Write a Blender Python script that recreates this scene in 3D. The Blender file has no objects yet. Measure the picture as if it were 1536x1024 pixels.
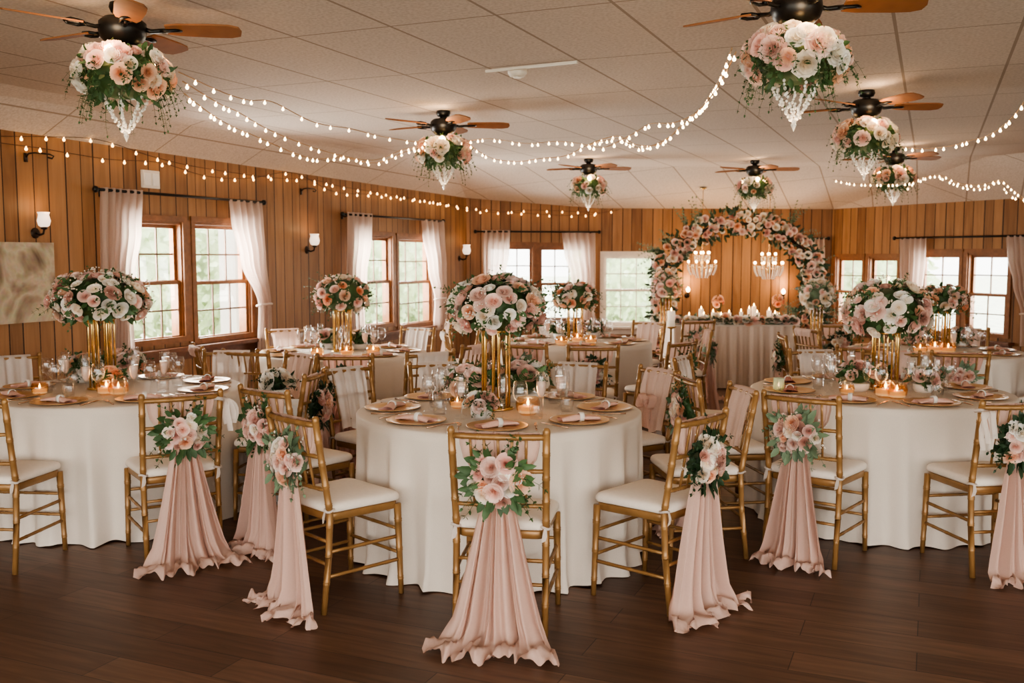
import bpy, math, random
from mathutils import Vector, Matrix
R = math.radians
PI = math.pi
rnd = random.Random(11)
scene = bpy.context.scene
COL = scene.collection

# ------------------------------------------------------------------ camera
F = 1450.0
EYE = Vector((0, 0, 1.58))
PITCH = math.atan(129 / F)
FWD = Vector((0, math.cos(PITCH), -math.sin(PITCH)))
UPV = Vector((0, math.sin(PITCH), math.cos(PITCH)))
RGT = Vector((1, 0, 0))
cd = bpy.data.cameras.new('camera')
cam = bpy.data.objects.new('camera', cd)
COL.objects.link(cam)
cam.location = EYE
cam.rotation_euler = (PI / 2 - PITCH, 0, 0)
cd.sensor_width = 36
cd.lens = F / 1536 * 36
cd.clip_end = 300
cd.dof.use_dof = True
cd.dof.focus_distance = 4.7
cd.dof.aperture_fstop = 3.6
scene.camera = cam


def ray(px, py):
    return FWD + RGT * ((px - 768) / F) + UPV * ((512 - py) / F)


def PZ(px, py, z):
    d = ray(px, py)
    return EYE + d * ((z - EYE.z) / d.z)


def PY(px, py, y):
    d = ray(px, py)
    return EYE + d * ((y - EYE.y) / d.y)


# ------------------------------------------------------------------ objects
LABELS = {}


def tag(o, label, cat, group=None, kind=None):
    o['label'] = label
    o['category'] = cat
    if group:
        o['group'] = group
    if kind:
        o['kind'] = kind
    LABELS.setdefault(label, []).append((o.name, group))
    return o


def thing(name, label, cat, loc=(0, 0, 0), rz=0.0, group=None):
    o = bpy.data.objects.new(name, None)
    o.empty_display_size = 0.1
    COL.objects.link(o)
    o.location = loc
    o.rotation_euler = (0, 0, rz)
    return tag(o, label, cat, group)


def add(name, mesh, mat=None, parent=None, loc=None, rot=None, scale=None):
    o = bpy.data.objects.new(name, mesh)
    COL.objects.link(o)
    if parent:
        o.parent = parent
    if loc is not None:
        o.location = loc
    if rot is not None:
        o.rotation_euler = rot
    if scale is not None:
        o.scale = (scale,) * 3 if isinstance(scale, (int, float)) else scale
    if mat is not None:
        if not mesh.materials:
            mesh.materials.append(mat)
        elif mesh.materials[0] != mat:
            o.material_slots[0].link = 'OBJECT'
            o.material_slots[0].material = mat
    return o


def struct(o):
    o['kind'] = 'structure'
    return o


# ------------------------------------------------------------------ mesh builder
class MB:
    def __init__(s):
        s.v = []
        s.f = []
        s.uv = {}

    def vert(s, p):
        s.v.append((p[0], p[1], p[2]))
        return len(s.v) - 1

    def face(s, idx, uv=None):
        if uv:
            s.uv[len(s.f)] = uv
        s.f.append(tuple(idx))

    def box(s, c, size, rot=None):
        hx, hy, hz = size[0] / 2, size[1] / 2, size[2] / 2
        b = len(s.v)
        for x in (-hx, hx):
            for y in (-hy, hy):
                for z in (-hz, hz):
                    p = Vector((x, y, z))
                    if rot is not None:
                        p = rot @ p
                    s.vert(p + Vector(c))
        for q in ((0, 1, 3, 2), (4, 6, 7, 5), (0, 4, 5, 1), (2, 3, 7, 6), (0, 2, 6, 4), (1, 5, 7, 3)):
            s.face([b + i for i in q])

    def tube(s, pts, rad, seg=8, closed=False):
        pts = [Vector(p) for p in pts]
        n = len(pts)
        rr = rad if callable(rad) else (lambda i: rad[i] if isinstance(rad, (list, tuple)) else rad)
        rings = []
        a = None
        for i, p in enumerate(pts):
            if closed:
                t = pts[(i + 1) % n] - pts[i - 1]
            else:
                t = pts[min(i + 1, n - 1)] - pts[max(i - 1, 0)]
            if t.length < 1e-9:
                t = Vector((0, 0, 1))
            t.normalize()
            if a is None:
                a = t.orthogonal().normalized()
            else:
                a = (a - t * a.dot(t))
                a = a.normalized() if a.length > 1e-6 else t.orthogonal().normalized()
            b = t.cross(a)
            r = rr(i)
            rings.append([s.vert(p + (a * math.cos(2 * PI * k / seg) + b * math.sin(2 * PI * k / seg)) * r) for k in range(seg)])
        m = n if closed else n - 1
        for i in range(m):
            A, B = rings[i], rings[(i + 1) % n]
            for k in range(seg):
                s.face((A[k], A[(k + 1) % seg], B[(k + 1) % seg], B[k]))
        if not closed:
            s.face(list(reversed(rings[0])))
            s.face(rings[-1])

    def lathe(s, prof, seg=16, c=(0, 0, 0)):
        rings = []
        for r, z in prof:
            if r < 1e-5:
                rings.append([s.vert((c[0], c[1], c[2] + z))])
            else:
                rings.append([s.vert((c[0] + r * math.cos(2 * PI * k / seg), c[1] + r * math.sin(2 * PI * k / seg), c[2] + z)) for k in range(seg)])
        for A, B in zip(rings, rings[1:]):
            for k in range(seg):
                k2 = (k + 1) % seg
                if len(A) == 1 and len(B) == 1:
                    continue
                if len(A) == 1:
                    s.face((A[0], B[k2], B[k]))
                elif len(B) == 1:
                    s.face((A[k], A[k2], B[0]))
                else:
                    s.face((A[k], A[k2], B[k2], B[k]))

    def grid(s, rows, uv=None):
        ids = [[s.vert(p) for p in r] for r in rows]
        nr, nc = len(ids), len(ids[0])
        for i in range(nr - 1):
            for j in range(nc - 1):
                q = None
                if uv:
                    q = [uv(i, j), uv(i, j + 1), uv(i + 1, j + 1), uv(i + 1, j)]
                s.face((ids[i][j], ids[i][j + 1], ids[i + 1][j + 1], ids[i + 1][j]), q)

    def merge(s, other, M):
        b = len(s.v)
        for p in other.v:
            s.vert(M @ Vector(p))
        for i, f in enumerate(other.f):
            s.face([b + k for k in f], other.uv.get(i))

    def mesh(s, name, smooth=True):
        me = bpy.data.meshes.new(name)
        me.from_pydata(s.v, [], s.f)
        if s.uv:
            ul = me.uv_layers.new(name='UVMap')
            for i, q in s.uv.items():
                st = me.polygons[i].loop_start
                for k, c in enumerate(q):
                    ul.data[st + k].uv = c
        if smooth:
            me.polygons.foreach_set('use_smooth', [True] * len(me.polygons))
        me.update()
        return me


# ------------------------------------------------------------------ materials
def srgb(r, g, b):
    def c(u):
        u /= 255.0
        return u / 12.92 if u <= 0.04045 else ((u + 0.055) / 1.055) ** 2.4
    return (c(r), c(g), c(b), 1)


def newmat(name):
    m = bpy.data.materials.new(name)
    m.use_nodes = True
    nt = m.node_tree
    return m, nt, nt.nodes['Principled BSDF'], nt.nodes['Material Output']


def setspec(b, v):
    if 'Specular IOR Level' in b.inputs:
        b.inputs['Specular IOR Level'].default_value = v


def simple(name, col, rough=0.6, metal=0.0, var=0.12, scale=30.0, bump=0.0, spec=0.4, coord='Object'):
    m, nt, b, out = newmat(name)
    b.inputs['Roughness'].default_value = rough
    b.inputs['Metallic'].default_value = metal
    setspec(b, spec)
    tc = nt.nodes.new('ShaderNodeTexCoord')
    nz = nt.nodes.new('ShaderNodeTexNoise')
    nz.inputs['Scale'].default_value = scale
    nz.inputs['Detail'].default_value = 4
    nt.links.new(tc.outputs[coord], nz.inputs['Vector'])
    rp = nt.nodes.new('ShaderNodeValToRGB')
    rp.color_ramp.elements[0].position = 0.3
    rp.color_ramp.elements[1].position = 0.7
    rp.color_ramp.elements[0].color = tuple(c * (1 - var) for c in col[:3]) + (1,)
    rp.color_ramp.elements[1].color = tuple(min(1, c * (1 + var)) for c in col[:3]) + (1,)
    nt.links.new(nz.outputs['Fac'], rp.inputs['Fac'])
    nt.links.new(rp.outputs['Color'], b.inputs['Base Color'])
    if bump:
        bp = nt.nodes.new('ShaderNodeBump')
        bp.inputs['Strength'].default_value = bump
        bp.inputs['Distance'].default_value = 0.01
        nt.links.new(nz.outputs['Fac'], bp.inputs['Height'])
        nt.links.new(bp.outputs['Normal'], b.inputs['Normal'])
    return m


def emit(name, col, strength):
    m, nt, b, out = newmat(name)
    b.inputs['Base Color'].default_value = col
    b.inputs['Emission Color'].default_value = col
    b.inputs['Emission Strength'].default_value = strength
    try:
        m.cycles.emission_sampling = 'NONE'
    except Exception:
        pass
    return m


def petalmat(name, cin, cout, trans=0.25):
    m, nt, b, out = newmat(name)
    uv = nt.nodes.new('ShaderNodeUVMap')
    sp = nt.nodes.new('ShaderNodeSeparateXYZ')
    nt.links.new(uv.outputs[0], sp.inputs[0])
    rp = nt.nodes.new('ShaderNodeValToRGB')
    rp.color_ramp.elements[0].color = cin
    rp.color_ramp.elements[1].color = cout
    rp.color_ramp.elements[0].position = 0.05
    rp.color_ramp.elements[1].position = 0.75
    nt.links.new(sp.outputs['Y'], rp.inputs['Fac'])
    oi = nt.nodes.new('ShaderNodeObjectInfo')
    hsv = nt.nodes.new('ShaderNodeHueSaturation')
    mr = nt.nodes.new('ShaderNodeMapRange')
    mr.inputs['To Min'].default_value = 0.84
    mr.inputs['To Max'].default_value = 1.1
    nt.links.new(oi.outputs['Random'], mr.inputs['Value'])
    nt.links.new(mr.outputs[0], hsv.inputs['Value'])
    nt.links.new(rp.outputs['Color'], hsv.inputs['Color'])
    nt.links.new(hsv.outputs['Color'], b.inputs['Base Color'])
    b.inputs['Roughness'].default_value = 0.7
    setspec(b, 0.2)
    tr = nt.nodes.new('ShaderNodeBsdfTranslucent')
    nt.links.new(hsv.outputs['Color'], tr.inputs['Color'])
    mx = nt.nodes.new('ShaderNodeMixShader')
    mx.inputs[0].default_value = trans
    nt.links.new(b.outputs[0], mx.inputs[1])
    nt.links.new(tr.outputs[0], mx.inputs[2])
    nt.links.new(mx.outputs[0], out.inputs['Surface'])
    return m


def sheer(name, col, transp=0.15, trans=0.35, var=0.06):
    m, nt, b, out = newmat(name)
    tc = nt.nodes.new('ShaderNodeTexCoord')
    nz = nt.nodes.new('ShaderNodeTexNoise')
    nz.inputs['Scale'].default_value = 160
    nt.links.new(tc.outputs['Object'], nz.inputs['Vector'])
    rp = nt.nodes.new('ShaderNodeValToRGB')
    rp.color_ramp.elements[0].color = tuple(c * (1 - var) for c in col[:3]) + (1,)
    rp.color_ramp.elements[1].color = tuple(min(1, c * (1 + var)) for c in col[:3]) + (1,)
    nt.links.new(nz.outputs['Fac'], rp.inputs['Fac'])
    nt.links.new(rp.outputs[0], b.inputs['Base Color'])
    b.inputs['Roughness'].default_value = 0.75
    setspec(b, 0.15)
    tl = nt.nodes.new('ShaderNodeBsdfTranslucent')
    nt.links.new(rp.outputs[0], tl.inputs['Color'])
    mx = nt.nodes.new('ShaderNodeMixShader')
    mx.inputs[0].default_value = trans
    nt.links.new(b.outputs[0], mx.inputs[1])
    nt.links.new(tl.outputs[0], mx.inputs[2])
    tp = nt.nodes.new('ShaderNodeBsdfTransparent')
    m2 = nt.nodes.new('ShaderNodeMixShader')
    m2.inputs[0].default_value = transp
    nt.links.new(mx.outputs[0], m2.inputs[1])
    nt.links.new(tp.outputs[0], m2.inputs[2])
    nt.links.new(m2.outputs[0], out.inputs['Surface'])
    return m


def thinglass(name, tint=(1, 1, 1, 1), gl=0.06, edge=0.55):
    m, nt, b, out = newmat(name)
    nt.nodes.remove(b)
    tp = nt.nodes.new('ShaderNodeBsdfTransparent')
    tp.inputs[0].default_value = tint
    gs = nt.nodes.new('ShaderNodeBsdfGlossy')
    gs.inputs['Roughness'].default_value = 0.03
    lw = nt.nodes.new('ShaderNodeLayerWeight')
    lw.inputs['Blend'].default_value = 0.25
    mr = nt.nodes.new('ShaderNodeMapRange')
    mr.inputs['To Min'].default_value = gl
    mr.inputs['To Max'].default_value = edge
    nt.links.new(lw.outputs['Facing'], mr.inputs['Value'])
    mx = nt.nodes.new('ShaderNodeMixShader')
    nt.links.new(mr.outputs[0], mx.inputs[0])
    nt.links.new(tp.outputs[0], mx.inputs[1])
    nt.links.new(gs.outputs[0], mx.inputs[2])
    nt.links.new(mx.outputs[0], out.inputs['Surface'])
    return m


WALL_ANG = math.atan2(3.26, 7.53)     # left wall runs this far clockwise of straight ahead


def m_node(nt, op, a, b=None):
    n = nt.nodes.new('ShaderNodeMath')
    n.operation = op
    for i, x in enumerate((a, b)):
        if x is None:
            continue
        if isinstance(x, (int, float)):
            n.inputs[i].default_value = x
        else:
            nt.links.new(x, n.inputs[i])
    return n.outputs[0]


def floor_material():
    m, nt, b, out = newmat('dark_plank_floor')
    tc = nt.nodes.new('ShaderNodeTexCoord')
    mp = nt.nodes.new('ShaderNodeMapping')
    mp.inputs['Rotation'].default_value = (0, 0, WALL_ANG)
    nt.links.new(tc.outputs['Object'], mp.inputs['Vector'])
    br = nt.nodes.new('ShaderNodeTexBrick')
    br.offset = 0.37
    br.inputs['Scale'].default_value = 1
    br.inputs['Brick Width'].default_value = 1.22
    br.inputs['Row Height'].default_value = 0.185
    br.inputs['Mortar Size'].default_value = 0.0022
    br.inputs['Mortar Smooth'].default_value = 0.4
    br.inputs['Color1'].default_value = srgb(116, 87, 69)
    br.inputs['Color2'].default_value = srgb(86, 61, 48)
    br.inputs['Mortar'].default_value = srgb(40, 28, 22)
    nt.links.new(mp.outputs[0], br.inputs['Vector'])
    m2 = nt.nodes.new('ShaderNodeMapping')
    m2.inputs['Scale'].default_value = (1.6, 22, 1)
    nt.links.new(mp.outputs[0], m2.inputs['Vector'])
    nz = nt.nodes.new('ShaderNodeTexNoise')
    nz.inputs['Scale'].default_value = 1.6
    nz.inputs['Detail'].default_value = 8
    nz.inputs['Distortion'].default_value = 0.6
    nt.links.new(m2.outputs[0], nz.inputs['Vector'])
    rp = nt.nodes.new('ShaderNodeValToRGB')
    rp.color_ramp.elements[0].position = 0.3
    rp.color_ramp.elements[1].position = 0.72
    rp.color_ramp.elements[0].color = (0.55, 0.52, 0.5, 1)
    rp.color_ramp.elements[1].color = (1.2, 1.18, 1.15, 1)
    nt.links.new(nz.outputs['Fac'], rp.inputs['Fac'])
    mix = nt.nodes.new('ShaderNodeMix')
    mix.data_type = 'RGBA'
    mix.blend_type = 'MULTIPLY'
    mix.inputs['Factor'].default_value = 0.9
    nt.links.new(br.outputs['Color'], mix.inputs['A'])
    nt.links.new(rp.outputs['Color'], mix.inputs['B'])
    nt.links.new(mix.outputs['Result'], b.inputs['Base Color'])
    b.inputs['Roughness'].default_value = 0.42
    setspec(b, 0.35)
    bp = nt.nodes.new('ShaderNodeBump')
    bp.inputs['Strength'].default_value = 0.25
    bp.inputs['Distance'].default_value = 0.004
    nt.links.new(br.outputs['Fac'], bp.inputs['Height'])
    bp.invert = True
    nt.links.new(bp.outputs[0], b.inputs['Normal'])
    return m


def ceiling_material():
    m, nt, b, out = newmat('ceiling_tiles')
    tc = nt.nodes.new('ShaderNodeTexCoord')
    mp = nt.nodes.new('ShaderNodeMapping')
    mp.inputs['Rotation'].default_value = (0, 0, WALL_ANG)
    mp.inputs['Location'].default_value = (0.22, 0.35, 0)
    nt.links.new(tc.outputs['Object'], mp.inputs['Vector'])
    sp = nt.nodes.new('ShaderNodeSeparateXYZ')
    nt.links.new(mp.outputs[0], sp.inputs[0])

    def line(o, per, w):
        fr = m_node(nt, 'FRACT', m_node(nt, 'DIVIDE', o, per))
        dd = m_node(nt, 'ABSOLUTE', m_node(nt, 'SUBTRACT', fr, 0.5))
        return m_node(nt, 'GREATER_THAN', dd, 0.5 - w / per / 2)
    l1 = line(sp.outputs['X'], 0.61, 0.018)
    l2 = line(sp.outputs['Y'], 1.22, 0.014)
    ln = m_node(nt, 'MAXIMUM', l1, l2)
    nz = nt.nodes.new('ShaderNodeTexNoise')
    nz.inputs['Scale'].default_value = 55
    nz.inputs['Detail'].default_value = 6
    nt.links.new(tc.outputs['Object'], nz.inputs['Vector'])
    rp = nt.nodes.new('ShaderNodeValToRGB')
    rp.color_ramp.elements[0].position = 0.35
    rp.color_ramp.elements[1].position = 0.6
    rp.color_ramp.elements[0].color = srgb(200, 185, 173)
    rp.color_ramp.elements[1].color = srgb(218, 204, 193)
    nt.links.new(nz.outputs['Fac'], rp.inputs['Fac'])
    mix = nt.nodes.new('ShaderNodeMix')
    mix.data_type = 'RGBA'
    mix.inputs['B'].default_value = srgb(166, 148, 133)
    nt.links.new(ln, mix.inputs['Factor'])
    nt.links.new(rp.outputs['Color'], mix.inputs['A'])
    nt.links.new(mix.outputs['Result'], b.inputs['Base Color'])
    b.inputs['Roughness'].default_value = 0.9
    setspec(b, 0.1)
    bp = nt.nodes.new('ShaderNodeBump')
    bp.inputs['Strength'].default_value = 0.3
    bp.inputs['Distance'].default_value = 0.004
    sub = m_node(nt, 'SUBTRACT', nz.outputs['Fac'], ln)
    nt.links.new(sub, bp.inputs['Height'])
    nt.links.new(bp.outputs[0], b.inputs['Normal'])
    return m


def panel_material():
    m, nt, b, out = newmat('knotty_wood_panelling')
    uv = nt.nodes.new('ShaderNodeUVMap')
    sp = nt.nodes.new('ShaderNodeSeparateXYZ')
    nt.links.new(uv.outputs[0], sp.inputs[0])
    W = 0.155
    # uneven board widths: warp u a little
    wn = nt.nodes.new('ShaderNodeTexNoise')
    wn.noise_dimensions = '1D'
    wn.inputs['Scale'].default_value = 2.6
    nt.links.new(sp.outputs['X'], wn.inputs['W'])
    u = m_node(nt, 'ADD', sp.outputs['X'], m_node(nt, 'MULTIPLY', wn.outputs['Fac'], 0.16))
    q = m_node(nt, 'DIVIDE', u, W)
    fr = m_node(nt, 'FRACT', q)
    idx = m_node(nt, 'FLOOR', q)
    dd = m_node(nt, 'ABSOLUTE', m_node(nt, 'SUBTRACT', fr, 0.5))
    gr = m_node(nt, 'GREATER_THAN', dd, 0.462)
    wh = nt.nodes.new('ShaderNodeTexWhiteNoise')
    wh.noise_dimensions = '1D'
    nt.links.new(idx, wh.inputs['W'])
    cb = nt.nodes.new('ShaderNodeCombineXYZ')
    nt.links.new(m_node(nt, 'MULTIPLY', sp.outputs['X'], 14.0), cb.inputs[0])
    nt.links.new(m_node(nt, 'MULTIPLY', sp.outputs['Y'], 1.1), cb.inputs[1])
    nt.links.new(m_node(nt, 'MULTIPLY', idx, 3.7), cb.inputs[2])
    nz = nt.nodes.new('ShaderNodeTexNoise')
    nz.inputs['Scale'].default_value = 1.3
    nz.inputs['Detail'].default_value = 7
    nz.inputs['Distortion'].default_value = 0.8
    nt.links.new(cb.outputs[0], nz.inputs['Vector'])
    mixv = m_node(nt, 'ADD', m_node(nt, 'MULTIPLY', nz.outputs['Fac'], 0.65), m_node(nt, 'MULTIPLY', wh.outputs['Value'], 0.35))
    rp = nt.nodes.new('ShaderNodeValToRGB')
    rp.color_ramp.elements[0].position = 0.2
    rp.color_ramp.elements[1].position = 0.8
    rp.color_ramp.elements[0].color = srgb(112, 76, 48)
    rp.color_ramp.elements[1].color = srgb(168, 124, 84)
    nt.links.new(mixv, rp.inputs['Fac'])
    mix = nt.nodes.new('ShaderNodeMix')
    mix.data_type = 'RGBA'
    mix.inputs['B'].default_value = srgb(52, 32, 19)
    nt.links.new(gr, mix.inputs['Factor'])
    nt.links.new(rp.outputs['Color'], mix.inputs['A'])
    nt.links.new(mix.outputs['Result'], b.inputs['Base Color'])
    b.inputs['Roughness'].default_value = 0.5
    setspec(b, 0.3)
    bp = nt.nodes.new('ShaderNodeBump')
    bp.inputs['Strength'].default_value = 0.6
    bp.inputs['Distance'].default_value = 0.006
    bp.invert = True
    nt.links.new(gr, bp.inputs['Height'])
    nt.links.new(bp.outputs[0], b.inputs['Normal'])
    return m


def canvas_material():
    m, nt, b, out = newmat('painted_canvas')
    tc = nt.nodes.new('ShaderNodeTexCoord')
    wv = nt.nodes.new('ShaderNodeTexNoise')
    wv.inputs['Scale'].default_value = 1.5
    wv.inputs['Detail'].default_value = 3
    wv.inputs['Distortion'].default_value = 2.6
    nt.links.new(tc.outputs['Object'], wv.inputs['Vector'])
    rp = nt.nodes.new('ShaderNodeValToRGB')
    e = rp.color_ramp.elements
    e[0].position = 0.3
    e[0].color = srgb(120, 98, 80)
    e[1].position = 0.42
    e[1].color = srgb(176, 158, 134)
    x = e.new(0.5)
    x.color = srgb(206, 190, 164)
    x = e.new(0.68)
    x.color = srgb(150, 128, 108)
    nt.links.new(wv.outputs['Fac'], rp.inputs['Fac'])
    nz = nt.nodes.new('ShaderNodeTexNoise')
    nz.inputs['Scale'].default_value = 22
    nt.links.new(tc.outputs['Object'], nz.inputs['Vector'])
    mix = nt.nodes.new('ShaderNodeMix')
    mix.data_type = 'RGBA'
    mix.blend_type = 'MULTIPLY'
    mix.inputs['Factor'].default_value = 0.35
    nt.links.new(rp.outputs[0], mix.inputs['A'])
    nt.links.new(nz.outputs['Color'], mix.inputs['B'])
    nt.links.new(mix.outputs['Result'], b.inputs['Base Color'])
    b.inputs['Roughness'].default_value = 0.8
    return m


M = {}
M['floor'] = floor_material()
M['ceil'] = ceiling_material()
M['panel'] = panel_material()
M['trimwood'] = simple('stained_window_wood', srgb(128, 82, 48), 0.45, var=0.2, scale=18)
M['trimdark'] = simple('dark_sill_wood', srgb(104, 62, 38), 0.45, var=0.2, scale=18)
M['muntin'] = simple('muntin_dark', srgb(112, 84, 66), 0.5, var=0.05)
M['whitewood'] = simple('white_window_wood', srgb(222, 212, 200), 0.5, var=0.05)
M['pane'] = thinglass('window_glass', (0.98, 1, 0.99, 1), 0.03, 0.3)
M['glass'] = thinglass('drinking_glass', (1, 1, 1, 1), 0.04, 0.42)
M['wine'] = simple('blush_wine', srgb(238, 206, 186), 0.1, var=0.02, spec=0.5)
M['gold'] = simple('gold_chair_lacquer', srgb(152, 114, 70), 0.36, metal=0.3, var=0.16, scale=14, spec=0.5)
M['brass'] = simple('polished_gold', srgb(222, 186, 122), 0.22, metal=0.85, var=0.05)
M['charger'] = simple('gold_charger', srgb(206, 164, 112), 0.36, metal=0.45, var=0.05)
M['cushion'] = simple('ivory_cushion', srgb(236, 224, 210), 0.8, var=0.03, scale=60, bump=0.05)
M['cloth'] = simple('ivory_linen', srgb(228, 216, 202), 0.75, var=0.03, scale=220, bump=0.08, spec=0.25)
M['cloth2'] = simple('blush_white_linen', srgb(226, 208, 192), 0.8, var=0.03, scale=220, bump=0.08, spec=0.2)
M['blush'] = sheer('blush_tulle', srgb(228, 194, 178), 0.07, 0.3)
M['rosy'] = sheer('rose_tulle', srgb(218, 172, 156), 0.08, 0.35)
M['whitesheer'] = sheer('white_tulle', srgb(238, 226, 216), 0.12, 0.35)
M['stripe'] = sheer('blush_white_tulle', srgb(240, 212, 198), 0.08, 0.35, 0.1)
M['curtain'] = sheer('sheer_curtain', srgb(220, 199, 186), 0.18, 0.5)
M['napkin'] = simple('blush_napkin', srgb(232, 186, 168), 0.85, var=0.06, scale=90, bump=0.1)
M['napkinrose'] = simple('rose_napkin', srgb(196, 130, 112), 0.85, var=0.08, scale=90, bump=0.1)
M['white'] = simple('white_ceramic', srgb(238, 232, 224), 0.4, var=0.03)
M['steel'] = simple('rose_gold_cutlery', srgb(214, 178, 150), 0.25, metal=0.8, var=0.04)
M['black'] = simple('black_metal', srgb(22, 20, 19), 0.35, metal=0.3, var=0.1)
M['bronze'] = simple('oil_rubbed_bronze', srgb(48, 36, 28), 0.4, metal=0.6, var=0.1)
M['blade'] = simple('walnut_blade', srgb(142, 92, 56), 0.75, var=0.16, scale=8)
M['bulb'] = emit('warm_bulb', (1.0, 0.66, 0.34, 1), 10)
M['wallbulb'] = emit('amber_bulb', (1.0, 0.55, 0.2, 1), 7)
M['lampglow'] = emit('lamp_glow', (1.0, 0.62, 0.28, 1), 16)
M['flame'] = emit('candle_flame', (1.0, 0.58, 0.2, 1), 16)
M['shade'] = emit('opal_shade', (1.0, 0.80, 0.62, 1), 0.9)
M['wax'] = emit('candle_wax', (0.95, 0.80, 0.62, 1), 0.25)
M['amber'] = thinglass('amber_glass', (1.0, 0.84, 0.64, 1), 0.10, 0.5)
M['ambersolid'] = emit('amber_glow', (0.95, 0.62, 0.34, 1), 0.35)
M['frost'] = sheer('frosted_glass', srgb(214, 226, 206), 0.3, 0.4)
M['crystal'] = simple('crystal_beads', srgb(236, 232, 226), 0.08, var=0.03, spec=0.9)
M['cable'] = simple('string_light_cable', srgb(70, 46, 28), 0.6)
M['cablelight'] = simple('pale_cable', srgb(176, 140, 104), 0.6)
M['leaf'] = simple('green_leaf', srgb(66, 92, 54), 0.55, var=0.35, scale=9)
M['euc'] = simple('eucalyptus_leaf', srgb(112, 132, 104), 0.6, var=0.3, scale=9)
M['darkleaf'] = simple('dark_leaf', srgb(44, 66, 40), 0.5, var=0.35, scale=9)
M['stem'] = simple('stem_green', srgb(84, 96, 58), 0.6)
M['filler'] = simple('tiny_white_blooms', srgb(236, 222, 206), 0.8, var=0.08)
M['plastic'] = simple('white_plastic', srgb(226, 216, 204), 0.45, var=0.02)
M['canvas'] = canvas_material()
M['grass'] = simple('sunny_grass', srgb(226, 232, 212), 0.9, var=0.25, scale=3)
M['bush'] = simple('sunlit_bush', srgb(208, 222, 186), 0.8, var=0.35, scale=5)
M['post'] = simple('white_porch_post', srgb(240, 238, 234), 0.6, var=0.03)
M['gift'] = simple('white_box', srgb(228, 226, 222), 0.6, var=0.03)

PET = {
    'blush': petalmat('blush_petals', srgb(236, 182, 164), srgb(250, 224, 212)),
    'pink': petalmat('pink_petals', srgb(222, 158, 144), srgb(244, 206, 194)),
    'peach': petalmat('peach_petals', srgb(230, 160, 120), srgb(250, 212, 184)),
    'cream': petalmat('cream_petals', srgb(240, 212, 176), srgb(252, 242, 228)),
    'white': petalmat('white_petals', srgb(242, 228, 202), srgb(254, 249, 242)),
    'mauve': petalmat('mauve_petals', srgb(190, 136, 120), srgb(224, 182, 166)),
    'coral': petalmat('coral_petals', srgb(218, 130, 94), srgb(246, 186, 150)),
}
M['stamen'] = simple('yellow_stamen', srgb(190, 140, 60), 0.8, var=0.2)


# ------------------------------------------------------------------ flowers
def petal(mb, phi, w, Rk, Hk, curl, rb, ns=4, nt_=4, ruffle=0.0, rng=None, v0=0.0, v1=1.0):
    rows = []
    rng = rng or rnd
    ph = rng.random() * 6
    for i in range(nt_ + 1):
        t = i / nt_
        row = []
        for j in range(ns + 1):
            s = -1 + 2 * j / ns
            wid = w * (0.35 + 0.65 * math.sin(PI * (0.12 + 0.70 * t)))
            a = phi + s * wid
            rad = rb + (Rk - rb) * (math.sin(min(1.0, t * 1.05) * PI / 2) ** 0.85) + curl * t ** 3
            h = Hk * (t ** 1.15) - abs(curl) * 0.9 * max(0, t - 0.55) ** 1.2
            edge = (abs(s) ** 2) * 0.10 * t
            h -= edge * Hk
            if ruffle:
                h += ruffle * t * math.sin(ph + s * 5.2) * 0.6
                rad += ruffle * t * math.sin(ph * 1.7 + s * 6.3) * 0.5
            row.append((rad * math.cos(a), rad * math.sin(a), h))
        rows.append(row)
    mb.grid(rows, lambda i, j: (j / ns, v0 + (v1 - v0) * i / nt_))


def make_rose(seed=1, ns=3, nt_=3):
    rng = random.Random(seed)
    mb = MB()
    layers = [(3, 0.16, 0.80, 0.0), (3, 0.30, 0.78, 0.03), (4, 0.46, 0.74, 0.06), (5, 0.62, 0.64, 0.10), (6, 0.78, 0.50, 0.14)]
    off = 0
    for k, (n, Rk, Hk, cu) in enumerate(layers):
        off += 0.6
        for i in range(n):
            petal(mb, off + 2 * PI * i / n + rng.uniform(-.1, .1), PI / n * 1.25, Rk, Hk + rng.uniform(-.03, .03), cu + 0.05, 0.05, ns, nt_, 0.03, rng, 0.1 * k, 0.35 + 0.16 * k)
    return mb


def make_peony(seed=2, ns=3, nt_=3):
    rng = random.Random(seed)
    mb = MB()
    layers = [(5, 0.22, 0.62, 0.02), (6, 0.38, 0.62, 0.05), (7, 0.56, 0.58, 0.08), (8, 0.74, 0.46, 0.14), (8, 0.90, 0.28, 0.12)]
    off = 0
    for k, (n, Rk, Hk, cu) in enumerate(layers):
        off += 0.5
        for i in range(n):
            petal(mb, off + 2 * PI * i / n + rng.uniform(-.15, .15), PI / n * 1.35, Rk * rng.uniform(.92, 1.08), Hk * rng.uniform(.85, 1.1), cu, 0.05, ns, nt_, 0.09, rng, 0.1 * k, 0.4 + 0.15 * k)
    return mb


def make_ranunculus(seed=3, ns=3, nt_=3):
    rng = random.Random(seed)
    mb = MB()
    for k in range(6):
        Rk = 0.12 + 0.13 * k
        n = 4 + k // 2
        for i in range(n):
            petal(mb, 0.7 * k + 2 * PI * i / n, PI / n * 1.3, Rk, 0.66 - 0.05 * k, -0.04 + 0.015 * k, 0.04, ns, nt_, 0.015, rng, 0.12 * k, 0.35 + 0.13 * k)
    return mb


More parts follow.
